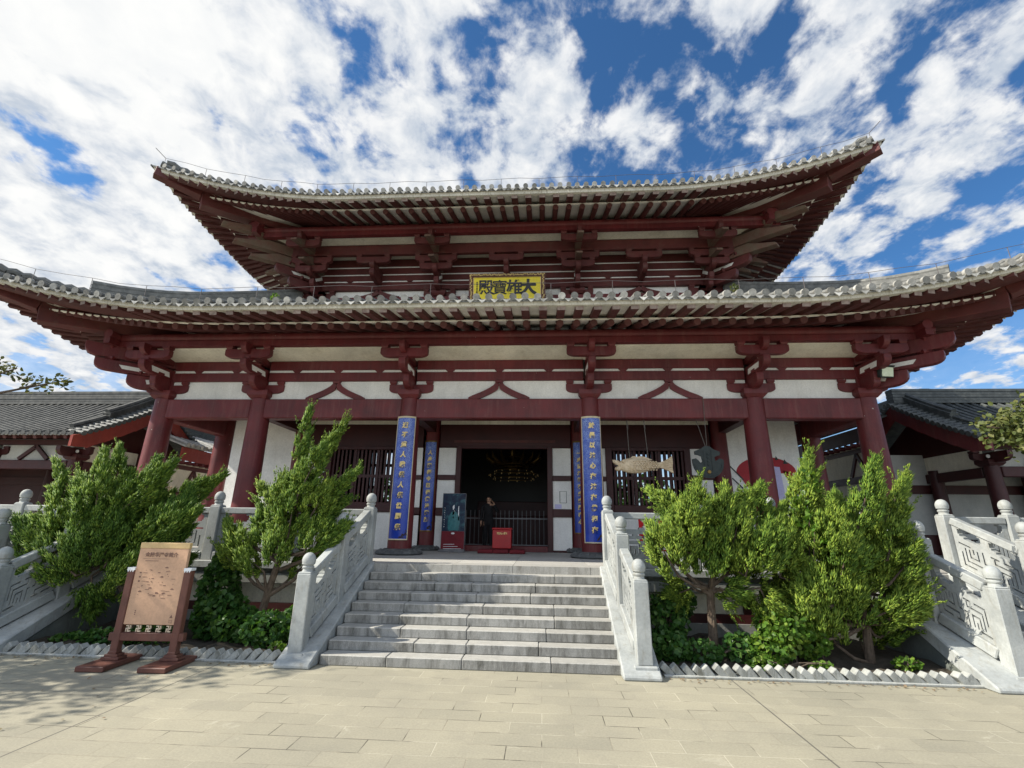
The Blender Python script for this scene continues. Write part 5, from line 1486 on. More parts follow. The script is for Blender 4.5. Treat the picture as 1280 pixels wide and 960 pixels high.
# ------------------------------------------------------------------ side galleries
def gallery(s, label):
    g = thing('side_gallery', label, 'gallery hall', (s*14, 13, FZ))
    XG = 11.75; XE = 30.; yf, yr, yb = 12.0, 14.75, 17.3; ze, zr_ = 3.93, 5.42
    tm = 'tilemid' if s < 0 else 'tiledark'  # lit tile left, shaded tile right: sun and shade put into colour
    def zy(y):
        t = (y-yf)/(yr-yf) if y <= yr else (yb-y)/(yb-yr)
        return ze+(zr_-ze)*(t*.82+.18*t*t)
    b = MB()
    ys = [yf+(yr-yf)*i/6 for i in range(7)]+[yr+(yb-yr)*i/6 for i in range(1,7)]
    for i in range(12): b.quad((s*XG,ys[i],zy(ys[i])),(s*XE,ys[i],zy(ys[i])),(s*XE,ys[i+1],zy(ys[i+1])),(s*XG,ys[i+1],zy(ys[i+1])))
    x = XG+.12
    while x < 26:
        b.tube([(s*x,y,zy(y)+.035) for y in ys[:7]], .055, 7)
        b.tube([(s*x,yf-.03,zy(yf)+.03),(s*x,yf+.02,zy(yf)+.035)], .068, 10)
        c = Vector((s*(x+.12),yf-.02,ze+.02)); b.prism([c+Vector((-.09,0,.02)), c+Vector((-.05,0,-.04)), c+Vector((0,0,-.075)), c+Vector((.05,0,-.04)), c+Vector((.09,0,.02))], (0,.02,0))
        x += .24
    b.build('roof_tiles', M[tm], g, angle=40)
    # verge: small tiles across the rake, stepped verge ridge, barge board
    b = MB()
    for y0_, y1_ in ((yf,yr),(yr,yb)):
        for k in range(17):
            y = y0_+(y1_-y0_)*(k+.5)/17
            b.tube([(s*(XG+.30),y,zy(y)+.06),(s*(XG-.13),y,zy(y)+.0)], .058, 8); b.tube([(s*(XG-.12),y,zy(y)),(s*(XG-.15),y,zy(y)-.005)], .074, 10)
    b.build('verge_tiles', M['tiledark'], g, angle=40)
    b = MB()
    def ridge(ya, yb_, h):
        for i in range(8):
            p, q = ya+(yb_-ya)*i/8, ya+(yb_-ya)*(i+1)/8
            for lay in range(h): b.bar((s*(XG+.42),p,zy(p)+.08+lay*.085), (s*(XG+.42),q,zy(q)+.08+lay*.085), .26-.015*(lay%2), .08)
            b.tube([(s*(XG+.42),p,zy(p)+.08+h*.085),(s*(XG+.42),q,zy(q)+.08+h*.085)], .075, 7)
    ridge(yf+.2, yf+1.15, 1); ridge(yf+1.15, yr, 3); ridge(yr, yb-.3, 3)
    for lay in range(5): b.box(min(s*XG,s*XE), max(s*XG,s*XE), yr-.15+.01*(lay%2), yr+.15-.01*(lay%2), zr_+.02+lay*.09, zr_+.1+lay*.09)
    b.build('roof_ridge', M[tm if s<0 else 'tiledark'], g)
    b = MB()
    for y0_, y1_ in ((yf-.12,yr),(yr,yb+.12)):
        for i in range(6):
            p, q = y0_+(y1_-y0_)*i/6, y0_+(y1_-y0_)*(i+1)/6
            zp, zq = zy(max(yf,min(yb,p))), zy(max(yf,min(yb,q)))
            dp = .44 if not (i==0 and y0_<yf) else .30
            b.hexa([(s*(XG-.05),p,zp-.06),(s*(XG-.05),q,zq-.06),(s*(XG-.05),q,zq-.48),(s*(XG-.05),p,zp-.06-dp)], [(s*(XG+.03),p,zp-.06),(s*(XG+.03),q,zq-.06),(s*(XG+.03),q,zq-.48),(s*(XG+.03),p,zp-.06-dp)])
    b.build('barge_board', M['litred' if s<0 else 'red'], g)  # same board in a lit red left, unlit red right
    # rafters and fascia under the front eave
    b = MB(); x = XG+.35
    while x < 24:
        b.bar((s*x,yf+.04,ze-.09),(s*x,yf+1.0,zy(yf+1.0)-.08), .09, .09); x += .3
    b.build('rafter_row', M['rafter'], g)['kind'] = 'stuff'
    b = MB(); b.hexa([(s*XG,yf+.03,ze-.01),(s*XE,yf+.03,ze-.01),(s*XE,yf+1.1,zy(yf+1.1)-.02),(s*XG,yf+1.1,zy(yf+1.1)-.02)], [(s*XG,yf+.03,ze-.035),(s*XE,yf+.03,ze-.035),(s*XE,yf+1.1,zy(yf+1.1)-.045),(s*XG,yf+1.1,zy(yf+1.1)-.045)]); b.build('soffit', M['soffit'], g)
    lo = lambda a, c: (min(s*a,s*c), max(s*a,s*c))
    yc = 12.95
    cols = (12.55, 15.1, 17.9, 21.)
    for x in cols:
        b = MB(); b.lathe(s*x, yc, [(.19,FZ),(.185,2.),(.16,3.4)], 18); c = b.build('column', M['darkred'], g, angle=50)  # gallery timber takes a darker red, its shade put into the colour
        b = MB(); block(b, (s*x,yc,3.32), (1,0,0), .42, .16, .3); arm(b, (s*x,yc,3.46), (1,0,0), .85, .17, .13); jut(b, (s*x,yc,3.40), (0,-1,0), .6, .26, .13)
        for q in (-1,1): block(b, (s*x+q*.34,yc,3.62), (1,0,0), .16, .09)
        b.build('bracket_set', M['darkred'], g)
        b = MB()
        for q in (-1,1): b.tube([(s*x+q*.13,yc-.14,3.56),(s*x+q*.13,yc-.155,3.56)], [.05,.045], 10)
        b.build('pale_inlay', M['plaster'], g)
        b = MB(); b.lathe(s*x, 14.75, [(.19,FZ),(.16,3.4)], 14); b.build('column', M['darkred'], g, angle=50)
    for i in range(3):
        x0_, x1_ = cols[i]+.17, cols[i+1]-.17
        b = MB(); b.box(*lo(x0_,x1_), yc-.1, yc+.1, 3.05, 3.31); b.build('lintel', M['darkred'], g, bevel=.015)
        b = MB(); b.box(*lo(x0_,x1_), yc-.02, yc+.03, 3.31, 3.75); b.build('plaster_panel', M['shadeplaster'], g)
        b = MB(); xm = (x0_+x1_)/2
        for q in (-1,1): b.bar((s*xm,yc-.05,3.72),(s*(xm+q*.45),yc-.05,3.34), .08, .1)
        b.build('inverted_v_strut', M['darkred'], g)
    b = MB(); b.box(*lo(XG+.3,22), yc-.09, yc+.09, 3.76, 3.90); b.box(*lo(XG+.1,22), yc-.09, yc+.09, 3.95, 4.10); b.build('tie_beam', M['darkred'], g)
    # gable side: cross beams, gable board, end wall between front and back column
    b = MB(); b.box(*lo(12.45,12.65), yc+.17, 14.6, 3.05, 3.31); b.box(*lo(12.45,12.65), 14.9, 16.6, 3.05, 3.31); b.build('lintel', M['darkred'], g, bevel=.015)
    b = MB()
    for y0_, y1_ in ((yc, yr),(yr, 16.8)): b.hexa([(s*12.5,y0_,3.8),(s*12.5,y1_,3.8),(s*12.5,y1_,zy(y1_)-.2),(s*12.5,y0_,zy(y0_)-.2)], [(s*12.6,y0_,3.8),(s*12.6,y1_,3.8),(s*12.6,y1_,zy(y1_)-.2),(s*12.6,y0_,zy(y0_)-.2)])
    b.build('gable_board', M['darkred'], g)
    b = MB(); b.box(*lo(12.52,12.58), yc+.17, 16.5, 3.31, 3.8); b.build('gable_panel', M['cream'], g)
    b = MB(); b.box(*lo(11.48,26), 15.0, 15.1, FZ, 3.9); b.build('rear_wall', M['shadeplaster' if s>0 else 'darkred'], g)  # rear walls coloured dark for the shade inside the gallery
    b = MB(); b.box(*lo(11.48,26), 14.93, 14.99, FZ, 1.6); b.box(*lo(11.48,26), 14.93, 14.99, 2.75, 3.0); b.build('wall_frame', M['darkred'], g)
    return g
gallery(-1, 'left-hand gallery hall with sunlit grey tile roof and a brightly lit red barge board')
gallery(1, 'right-hand gallery hall in the shade with dark tile roof and dull red barge board')

def wing(s, label, dz):  # left wing in lit colours, right wing in shaded ones, painted in
    g = thing('corridor_wing', label, 'corridor', (s*11.4, 17, FZ)); X = 11.35; y0_, y1_ = 14.95, 26.
    lo = lambda a, c: (min(s*a,s*c), max(s*a,s*c))
    b = MB(); b.hexa([(s*(X-.45),y0_,4.55+dz),(s*(X-.45),y1_,4.55+dz),(s*(X+1.7),y1_,5.35+dz),(s*(X+1.7),y0_,5.35+dz)], [(s*(X-.45),y0_,4.6+dz),(s*(X-.45),y1_,4.6+dz),(s*(X+1.7),y1_,5.4+dz),(s*(X+1.7),y0_,5.4+dz)])
    y = y0_+.1
    while y < y1_:
        b.tube([(s*(X-.47),y,4.64+dz),(s*(X+1.7),y,5.44+dz)], .055, 7); b.tube([(s*(X-.5),y,4.63+dz),(s*(X-.45),y,4.645+dz)], .07, 9); y += .22
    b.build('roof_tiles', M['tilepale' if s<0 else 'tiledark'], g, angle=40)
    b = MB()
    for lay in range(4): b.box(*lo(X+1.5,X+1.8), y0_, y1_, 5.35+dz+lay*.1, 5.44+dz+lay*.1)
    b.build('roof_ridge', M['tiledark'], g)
    b = MB(); b.box(*lo(X-.40,X-.34), y0_, y1_, 4.12+dz, 4.54+dz); b.build('fascia_board', M['litred' if s<0 else 'darkred'], g)  # lit and shaded red of the same fascia
    b = MB(); y = y0_+.15
    while y < y1_: b.box(*lo(X-.36,X+.1), y, y+.1, 4.03+dz, 4.12+dz); y += .32
    b.build('rafter_row', M['red'], g)['kind'] = 'stuff'
    b = MB(); b.box(*lo(X,X+.1), y0_, y1_, FZ, 4.1+dz); b.build('wall_panel', M['cream'], g)
    b = MB()
    for z0,z1 in ((3.86,4.0),(2.9,3.12)): b.box(*lo(X-.05,X), y0_, y1_, z0+dz, z1+dz)
    y = y0_+1.2
    while y < y1_:
        for q in (-1,1): b.bar((s*(X-.03),y,3.84+dz),(s*(X-.03),y+q*.42,3.14+dz), .06, .11)
        y += 2.6
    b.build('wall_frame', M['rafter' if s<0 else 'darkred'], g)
    return g
wing(-1, 'low corridor with brightly lit red fascia and cream wall glimpsed between the left columns', -.5)
wing(1, 'low corridor with shade-dark roof glimpsed between the right columns', .25)

# ------------------------------------------------------------------ vegetation
rng = np.random.default_rng(7)
def unit(v): return v/np.maximum(1e-9, np.linalg.norm(v, axis=-1, keepdims=True))
def spindles(P, D, L, W):
    """thin three-sided tapering shoots: foot P, direction D, length L, width W"""
    n = len(P); D = unit(D)
    a = unit(np.cross(D, rng.normal(size=(n,3)))); b = np.cross(D, a)
    mid = P + D*(L*.38)[:,None]; tip = P + D*L[:,None]
    V = np.empty((n,5,3)); V[:,0] = P
    for k in range(3):
        t = 2*math.pi*k/3
        V[:,1+k] = mid + (a*math.cos(t)+b*math.sin(t))*W[:,None]
    V[:,4] = tip
    base = (np.arange(n)*5)[:,None]
    tri = np.array([[0,2,1],[0,3,2],[0,1,3],[1,2,4],[2,3,4],[3,1,4]])
    F = (base[:,:,None]+tri[None]).reshape(-1,3)
    return V.reshape(-1,3), F
def flame_shoots(base, tip, w, n):
    """shoots of one flame-shaped juniper tuft: plump in the middle, drawn out to a point"""
    base = np.array(base); tip = np.array(tip); ax = tip-base; L = np.linalg.norm(ax); ax = ax/L
    a = unit(np.cross(ax, [.3,.9,.2])); b = np.cross(ax, a)
    # secondary tufts give the broken outline
    m = max(8, int(n/84))
    t0 = rng.random(m)**.85; ang0 = rng.random(m)*2*math.pi
    prof = lambda t: np.clip(.25+1.1*np.sin(np.pi*np.clip(t*.86+.10,0,1)), 0, None)*np.clip(1.04-t**2.0, .03, 1)
    rr = w*prof(t0)*.66*np.sqrt(.45+.55*rng.random(m))
    rad0 = a*np.cos(ang0)[:,None]+b*np.sin(ang0)[:,None]
    C = base+ax*(t0*L)[:,None]+rad0*rr[:,None]
    d0 = unit(rad0*(.55-.42*t0)[:,None]+ax*(.85+.5*t0)[:,None]+np.array([.22,-.04,.42])+rng.normal(size=(m,3))*.16)
    k = int(n/m)
    tuft_len = (.10+.10*rng.random(m)+.22*w*rng.random(m))*(1.05-.3*t0)
    tuft_w = (.030+.022*rng.random(m)+.035*w)
    Ps=[]; Ds=[]; Ls=[]; Ws=[]
    for i in range(m):
        u = rng.random(k); th = rng.random(k)*2*math.pi
        e1 = unit(np.cross(d0[i], [.2,.1,.97])); e2 = np.cross(d0[i], e1)
        r = tuft_w[i]*np.sqrt(rng.random(k))*(1.05-u*.8)
        ro = e1*np.cos(th)[:,None]+e2*np.sin(th)[:,None]
        Ps.append(C[i]+d0[i]*(u*tuft_len[i])[:,None]-d0[i]*.05+ro*r[:,None])
        Ds.append(d0[i]+ro*(.42*(1-u*.6))[:,None]+rng.normal(size=(k,3))*.15)
        Ls.append(.045+.04*rng.random(k)+.05*u**4); Ws.append(.0058+.0042*rng.random(k))
    # feathery sprigs standing out of the tuft, most of them round its point
    for i in range(26):
        tt = .15+.85*rng.random()**.7; q = rng.random()*2*math.pi; ra = a*math.cos(q)+b*math.sin(q)
        o = base+ax*L*tt*.97+ra*w*prof(np.array([tt]))[0]*.55
        d = unit(ax*.9+ra*(.75-.5*tt)+np.array([0,0,.22])+rng.normal(size=3)*.18); sl = .09+.24*rng.random()**1.5
        k = 36; u = rng.random(k); e1 = unit(np.cross(d,[.2,.1,.97])); e2 = np.cross(d,e1); th = rng.random(k)*2*math.pi
        ro = e1*np.cos(th)[:,None]+e2*np.sin(th)[:,None]
        Ps.append(o+d*(u*sl)[:,None]+ro*.006); Ds.append(d+ro*(.75*(1-.6*u))[:,None]); Ls.append(.028+.03*rng.random(k)*(1-.4*u)); Ws.append(.0042+.003*rng.random(k))
    return np.concatenate(Ps), np.concatenate(Ds), np.concatenate(Ls), np.concatenate(Ws)
def juniper(label, flames, trunk, rads, limbs, density, mats):
    t = thing('juniper_tree', label, 'juniper', trunk[0])
    b = MB(); b.tube(trunk, rads, 9)
    # flaking ridges of bark
    for k in range(10):
        a = 2*math.pi*k/10; pts = []
        for p, r in zip(trunk, rads): pts.append(Vector(p)+Vector((math.cos(a+p[2]),math.sin(a+p[2]),0))*r*.93)
        b.tube(pts, [r*.16 for r in rads], 4)
    tr = b.build('trunk', M['bark'], t, angle=50)
    for l in limbs:
        b = MB(); b.tube(l, [max(.006, .028*(1-i/len(l))+.005) for i in range(len(l))], 7); b.build('limb', M['bark'], tr, angle=50)
    tp = [Vector(p) for p in trunk]
    groups = {}
    for i, f in enumerate(flames):
        bp, tpnt, w = f[:3], f[3:6], f[6]*.88
        L = np.linalg.norm(np.array(tpnt)-np.array(bp))
        n = int(density*(w*1.6)*(L+w*.9)*1.9)
        s = flame_shoots(bp, tpnt, w, n)
        groups.setdefault(mats[i % len(mats)], []).append(s)
        # thin bough from the stem into the tuft
        st = min(tp, key=lambda q: (q-Vector(bp)).length)
        m = (st+Vector(bp))/2+Vector((0,0,-.05))
        bb = MB(); bb.tube([st, m, Vector(bp), Vector(bp).lerp(Vector(tpnt), .7)], [.03,.022,.016,.005], 6)
        bb.build('bough', M['bark'], tr, angle=50)
    for mt, ss in groups.items():
        V, F = spindles(*[np.concatenate([s[i] for s in ss]) for i in range(4)])
        np_mesh('crown', V, F, M[mt], t)
JUN_A = [
    (-6.20,7.23,1.19, -6.89,7.27,2.49, 0.30),
    (-6.72,7.38,1.06, -7.32,7.30,1.62, 0.31),
    (-5.59,6.86,1.44, -5.72,6.83,2.58, 0.37),
    (-5.46,7.07,1.61, -5.78,7.14,2.74, 0.27),
    (-5.48,7.40,1.55, -5.35,7.43,2.56, 0.40),
    (-5.09,7.30,1.68, -4.15,7.34,2.34, 0.32),
    (-4.95,6.97,1.23, -4.14,6.95,1.80, 0.37),
    (-5.39,6.98,1.00, -5.22,7.08,1.91, 0.45),
    (-5.71,6.90,0.89, -6.49,6.97,1.31, 0.39),
    (-5.12,6.91,0.69, -4.51,6.95,1.23, 0.42),
    (-5.68,7.12,0.87, -5.55,7.10,0.39, 0.27),
    (-6.56,7.52,1.17, -6.43,7.41,2.04, 0.40),
    (-5.28,6.90,1.79, -4.72,7.00,2.51, 0.31),
    (-6.42,7.26,0.96, -6.75,7.16,0.90, 0.30),
    (-5.30,7.64,0.83, -4.70,7.75,1.07, 0.34),
    (-5.67,6.94,1.67, -6.08,6.92,2.25, 0.26),
    (-5.62,6.96,0.99, -5.42,6.91,1.79, 0.48),
    (-5.50,7.35,1.08, -5.19,7.27,1.92, 0.51),
    (-6.48,7.41,1.06, -6.35,7.30,1.66, 0.42),
    (-4.62,6.99,1.34, -4.40,7.06,2.04, 0.38),
    (-6.53,7.17,1.19, -6.86,7.15,1.65, 0.27),
    (-5.44,7.33,1.68, -5.67,7.32,2.29, 0.42),
    (-5.62,7.16,1.21, -5.87,7.04,2.02, 0.50),
]
JUN_B = [
    (-2.88,7.28,2.31, -2.82,7.32,3.46, 0.14),
    (-2.71,7.40,2.26, -2.19,7.31,3.24, 0.15),
    (-2.65,7.01,2.05, -2.36,6.98,2.77, 0.22),
    (-2.49,7.16,1.95, -1.91,7.24,2.42, 0.21),
    (-3.08,7.41,1.65, -3.52,7.44,2.20, 0.26),
    (-2.71,7.33,1.59, -2.06,7.37,2.02, 0.25),
    (-2.29,7.09,1.27, -1.91,7.07,1.63, 0.20),
    (-3.21,7.10,0.98, -3.80,7.19,1.64, 0.25),
    (-2.84,7.04,1.10, -2.91,7.11,1.65, 0.27),
    (-2.45,7.04,1.27, -2.23,7.09,1.72, 0.24),
    (-3.09,7.20,0.97, -3.50,7.18,1.24, 0.21),
    (-2.81,7.51,0.89, -2.43,7.39,1.23, 0.21),
    (-3.02,7.04,1.82, -2.90,7.14,2.30, 0.24),
    (-3.53,7.31,1.01, -3.83,7.21,1.23, 0.16),
    (-2.98,7.59,1.23, -3.32,7.70,1.34, 0.26),
    (-2.74,7.07,1.48, -2.71,7.05,2.17, 0.31),
    (-2.47,7.08,1.71, -2.21,7.04,2.18, 0.27),
    (-3.18,7.37,1.24, -3.36,7.29,1.82, 0.28),
    (-2.82,7.42,1.83, -2.69,7.31,2.44, 0.22),
    (-2.98,7.10,1.71, -3.03,7.18,2.30, 0.22),
]
JUN_C = [
    (2.97,7.13,1.84, 2.63,7.17,2.12, 0.22),
    (3.21,7.27,1.35, 2.76,7.18,1.90, 0.35),
    (3.06,6.81,1.63, 3.13,6.78,2.21, 0.28),
    (3.45,6.99,1.58, 3.61,7.07,2.19, 0.32),
    (3.95,7.28,1.58, 4.19,7.31,2.24, 0.35),
    (4.18,7.19,1.37, 4.45,7.23,1.94, 0.34),
    (2.82,6.90,1.06, 2.50,6.89,1.65, 0.34),
    (3.26,6.91,1.07, 3.27,7.01,1.63, 0.38),
    (3.67,6.84,1.08, 3.86,6.92,1.48, 0.36),
    (3.84,6.85,0.94, 4.01,6.90,0.56, 0.26),
    (3.39,7.04,0.91, 3.68,7.01,0.77, 0.29),
    (3.12,7.39,0.86, 2.81,7.27,0.77, 0.23),
    (3.53,6.84,1.38, 3.74,6.94,1.90, 0.33),
    (3.26,7.16,1.25, 3.40,7.06,1.90, 0.50),
    (3.79,7.49,1.03, 3.96,7.60,1.58, 0.52),
    (2.91,6.88,1.37, 2.90,6.86,1.89, 0.38),
    (3.89,6.89,1.18, 4.03,6.85,1.69, 0.41),
    (2.84,7.24,1.24, 2.68,7.15,1.56, 0.30),
    (3.62,7.29,1.69, 3.98,7.18,2.14, 0.33),
]
JUN_D = [
    (4.62,7.13,1.76, 4.92,7.17,2.72, 0.27),
    (5.13,7.28,1.71, 5.20,7.20,2.04, 0.29),
    (5.16,6.76,1.71, 5.53,6.73,2.59, 0.27),
    (5.60,6.97,1.72, 6.10,7.04,2.39, 0.22),
    (5.54,7.30,1.39, 6.10,7.33,1.94, 0.39),
    (4.83,7.20,1.39, 4.70,7.24,1.94, 0.39),
    (4.91,6.87,1.11, 5.10,6.85,1.66, 0.38),
    (5.50,6.88,1.02, 5.99,6.98,1.42, 0.32),
    (5.44,6.80,0.66, 5.91,6.87,0.95, 0.27),
    (4.59,6.81,0.73, 4.50,6.85,1.15, 0.34),
    (5.09,7.02,0.52, 5.09,7.00,0.90, 0.33),
    (4.60,7.42,0.68, 4.42,7.31,1.03, 0.28),
    (4.54,6.80,0.36, 4.49,6.90,0.82, 0.27),
    (5.43,7.16,0.89, 5.55,7.06,1.30, 0.36),
    (5.46,7.54,1.49, 5.41,7.65,2.18, 0.33),
    (5.23,6.84,0.64, 5.48,6.82,0.74, 0.26),
    (4.82,6.86,1.30, 4.90,6.81,1.91, 0.45),
    (5.42,7.25,1.08, 5.57,7.17,1.82, 0.50),
    (4.70,7.31,1.06, 4.81,7.20,1.70, 0.46),
    (5.54,6.89,1.31, 5.78,6.96,1.82, 0.38),
    (4.91,7.07,0.60, 4.97,7.05,1.29, 0.47),
    (5.43,7.23,0.68, 5.64,7.22,1.19, 0.45),
    (4.47,7.06,0.40, 4.37,6.94,0.80, 0.31),
    (5.96,7.33,0.88, 6.30,7.44,1.19, 0.29),
    (5.38,7.53,0.23, 5.82,7.57,0.56, 0.30),
    (4.78,7.04,0.27, 4.67,7.00,0.58, 0.28),
    (5.51,7.30,0.31, 5.98,7.34,0.56, 0.25),
    (4.39,6.84,0.60, 4.30,6.78,0.89, 0.26),
    (4.20,7.04,1.06, 4.44,7.04,1.70, 0.33),
    (4.19,7.40,0.61, 4.47,7.40,1.03, 0.30),
]

juniper('large bushy juniper leaning right over the information sign, with pale pointed shoots', JUN_A, [(-5.0,7.35,.03),(-5.25,7.32,.6),(-5.55,7.3,1.15),(-5.65,7.3,1.75)], [.085,.07,.055,.03], [[(-5.4,7.3,.9),(-5.9,7.3,1.2),(-6.5,7.35,1.3)],[(-5.5,7.3,1.1),(-5.0,7.2,1.5),(-4.5,7.2,1.9)]], 4200, ['jun_mid','jun_dark','jun_mid'])
juniper('tall twisted juniper with two flame-like tips beside the central stairs', JUN_B, [(-3.15,7.3,.03),(-3.04,7.3,.69),(-2.92,7.3,1.25),(-2.81,7.3,1.83),(-2.77,7.3,2.6)], [.058,.05,.042,.03,.012], [[(-2.95,7.3,1.1),(-3.3,7.25,1.3),(-3.6,7.2,1.5)],[(-2.9,7.3,1.0),(-2.5,7.2,1.15),(-2.2,7.1,1.3)],[(-3.05,7.3,.62),(-2.7,7.35,.85),(-2.5,7.4,1.15)]], 4600, ['jun_mid','jun_yel','jun_mid'])
juniper('round-crowned juniper on a bare trunk just right of the central stairs', JUN_C, [(3.27,7.15,.03),(3.28,7.14,.54),(3.3,7.15,.89),(3.48,7.15,1.36)], [.066,.052,.046,.02], [[(3.29,7.15,.8),(2.95,7.1,1.1),(2.75,7.0,1.5)],[(3.3,7.15,.9),(3.7,7.1,1.2),(4.1,7.2,1.6)]], 4200, ['jun_yel','jun_mid','jun_yel'])
juniper('broad yellow-green juniper with ragged upright spires at the right end of the right flower bed', JUN_D, [(5.24,7.15,.03),(5.27,7.15,.5),(5.24,7.15,.89),(5.23,7.15,1.39)], [.056,.046,.04,.02], [[(5.26,7.15,.6),(4.9,7.1,.9),(4.7,7.1,1.3)],[(5.25,7.15,.8),(5.6,7.1,1.0),(5.9,7.1,1.3)]], 4200, ['jun_yel','jun_yel','jun_mid','jun_yel'])

def leaf_cloud(name, pts, size, mat, parent, up=.6, sizevar=.5, droop=.2):
    """broad leaves: folded pointed ovals of six corners"""
    P = np.asarray(pts); n = len(P)
    N = unit(rng.normal(size=(n,3))*.75+np.array([-.25,-.35,up])); X = unit(np.cross(N, rng.normal(size=(n,3)))); Y = np.cross(N, X)
    S = size*(1-sizevar/2+sizevar*rng.random(n))
    outl = np.array([[0,-.5,0],[.36,-.22,.09],[.34,.14,.09],[0,.55,-.04],[-.34,.14,.09],[-.36,-.22,.09]])
    V = P[:,None]+ (X[:,None]*outl[None,:,0:1]+Y[:,None]*outl[None,:,1:2]+N[:,None]*outl[None,:,2:3])*S[:,None,None]
    base = (np.arange(n)*6)[:,None,None]
    tri = np.array([[0,1,2],[0,2,3],[0,3,4],[0,4,5]])
    F = (base+tri[None]).reshape(-1,3)
    return np_mesh(name, V.reshape(-1,3), F, M[mat], parent)
def ball_points(c, r, n, shell=.55):
    d = unit(rng.normal(size=(n,3))); q = (shell+(1-shell)*rng.random(n))**.7
    return np.array(c)+d*q[:,None]*np.array(r)
def shrub(name, label, cat, lobes, per, size, mat, foot, up=.6, group=None, stems=6):
    t = thing(name, label, cat, foot, group)
    b = MB()
    for k in range(stems):
        c = lobes[k % len(lobes)]; tgt = Vector(c[0])+Vector((random.uniform(-.1,.1),random.uniform(-.1,.1),.05))
        f = Vector(foot)+Vector((random.uniform(-.1,.1),random.uniform(-.08,.08),.0))
        b.tube([f, f.lerp(tgt,.5)+Vector((random.uniform(-.05,.05),0,.04)), tgt], [.012,.009,.004], 5)
    b.build('stem', M['bark'], t)
    pts = np.concatenate([ball_points(c, r, int(per*f)) for c, r, f in lobes])
    pts = pts[pts[:,2] > .06]
    leaf_cloud('foliage', pts, size, mat, t, up)
    return t
shrub('climbing_vine', 'dark broad-leaved vine mounded against the terrace wall right of the information sign', 'vine', [((-3.95,7.55,.62),(.32,.3,.55),1.2),((-3.7,7.3,.35),(.4,.35,.38),1.),((-4.0,7.7,1.05),(.22,.2,.25),.5),((-3.35,7.2,.25),(.35,.35,.26),.8)], 900, .082, 'ivy', (-3.8,7.4,.05), .35)
shrub('leafy_shrub', 'low broad-leaved shrub with pale sunlit leaves at the foot of the twisted juniper', 'shrub', [((-2.78,6.95,.26),(.36,.28,.24),1.),((-2.45,7.1,.30),(.26,.3,.26),.8),((-3.1,7.2,.2),(.3,.3,.2),.6)], 620, .078, 'ivy', (-2.8,7.0,.05), .6)
shrub('leafy_shrub', 'low creeping leaves under the bushy juniper behind the information sign', 'shrub', [((-4.9,6.85,.12),(.5,.22,.12),1.),((-4.4,6.95,.16),(.4,.25,.15),.8),((-5.5,6.9,.08),(.35,.2,.09),.5)], 420, .07, 'ivy', (-4.7,6.9,.04), .7)
shrub('leafy_shrub', 'small bright green weed tuft at the bottom corner of the left stair balustrade', 'shrub', [((-2.42,6.62,.10),(.13,.08,.09),1.)], 150, .05, 'shrub', (-2.42,6.64,.04), .7)
shrub('climbing_vine', 'dark vine leaves below the terrace coping just right of the central stairs', 'vine', [((2.75,7.5,.42),(.32,.35,.36),1.),((2.65,7.0,.2),(.25,.35,.18),.7),((3.0,7.7,.65),(.25,.25,.25),.5)], 800, .075, 'ivy', (2.75,7.4,.05), .35)
shrub('leafy_shrub', 'low dark green shrub around the trunk of the round-crowned juniper', 'shrub', [((3.0,6.85,.17),(.3,.22,.15),1.),((3.55,6.95,.2),(.22,.25,.2),.8)], 420, .062, 'ivy', (3.1,6.9,.05), .6)
shrub('leafy_shrub', 'bright green shrub with yellowish leaf tips in the middle of the right flower bed', 'shrub', [((4.1,6.9,.50),(.36,.3,.26),1.2),((3.85,6.8,.25),(.3,.22,.2),.8),((4.4,6.95,.35),(.28,.25,.25),.8)], 760, .062, 'shrub', (4.1,6.9,.05), .6)
shrub('leafy_shrub', 'small sunlit weeds by the edging in the middle of the right flower bed', 'shrub', [((3.68,6.62,.11),(.2,.07,.07),1.),((4.35,6.62,.10),(.14,.06,.06),.6)], 170, .055, 'shrub', (3.9,6.65,.04), .7)
shrub('leafy_shrub', 'small isolated weed with round yellow-green leaves near the right end of the right flower bed', 'shrub', [((5.45,6.78,.12),(.17,.1,.08),1.)], 110, .062, 'shrub', (5.45,6.8,.04), .8)
shrub('climbing_vine', 'pale green climber threading through the top of the broad yellow-green juniper', 'vine', [((4.75,7.0,2.3),(.12,.12,.22),1.),((4.6,7.0,1.9),(.14,.12,.25),.9),((4.7,6.85,1.6),(.1,.1,.2),.6)], 90, .07, 'shrub', (4.6,7.05,.06), .5, None, 3)
shrub('potted_shrub', 'small brownish twiggy shrub on the terrace behind the bushy juniper', 'shrub', [((-6.55,9.1,2.05),(.34,.3,.34),1.),((-6.4,9.0,1.7),(.25,.25,.3),.6)], 420, .045, 'browntwig', (-6.5,9.1,FZ+.01), .5)
b = MB(); b.lathe(-6.5, 9.1, [(.16,FZ+.003),(.22,FZ+.3),(.24,FZ+.32),(.21,FZ+.33)], 16); o = b.build('flower_pot', M['baseston'], angle=40)
tag(o, 'dark grey pot holding the brownish twiggy shrub on the terrace', 'flower pot')

def broad_tree(label, foot, trunk, limbs, lobes, per, size, mat):
    t = thing('broadleaf_tree', label, 'tree', foot)
    b = MB(); b.tube(trunk, [.14,.12,.10,.07][:len(trunk)], 10); tr = b.build('trunk', M['bark'], t, angle=50)
    for l in limbs:
        b = MB(); b.tube(l, [.034*(1-i/len(l))**1.4+.006 for i in range(len(l))], 6); b.build('limb', M['bark'], tr, angle=50)
    pts = []
    for c, r, f in lobes:
        n = int(per*f); m = max(3, n//14)
        C = ball_points(c, r, m, .3)
        for q in C: pts.append(q+rng.normal(size=(14,3))*np.array([.11,.11,.07]))
    leaf_cloud('crown', np.concatenate(pts), size, mat, t, .7)
    return t
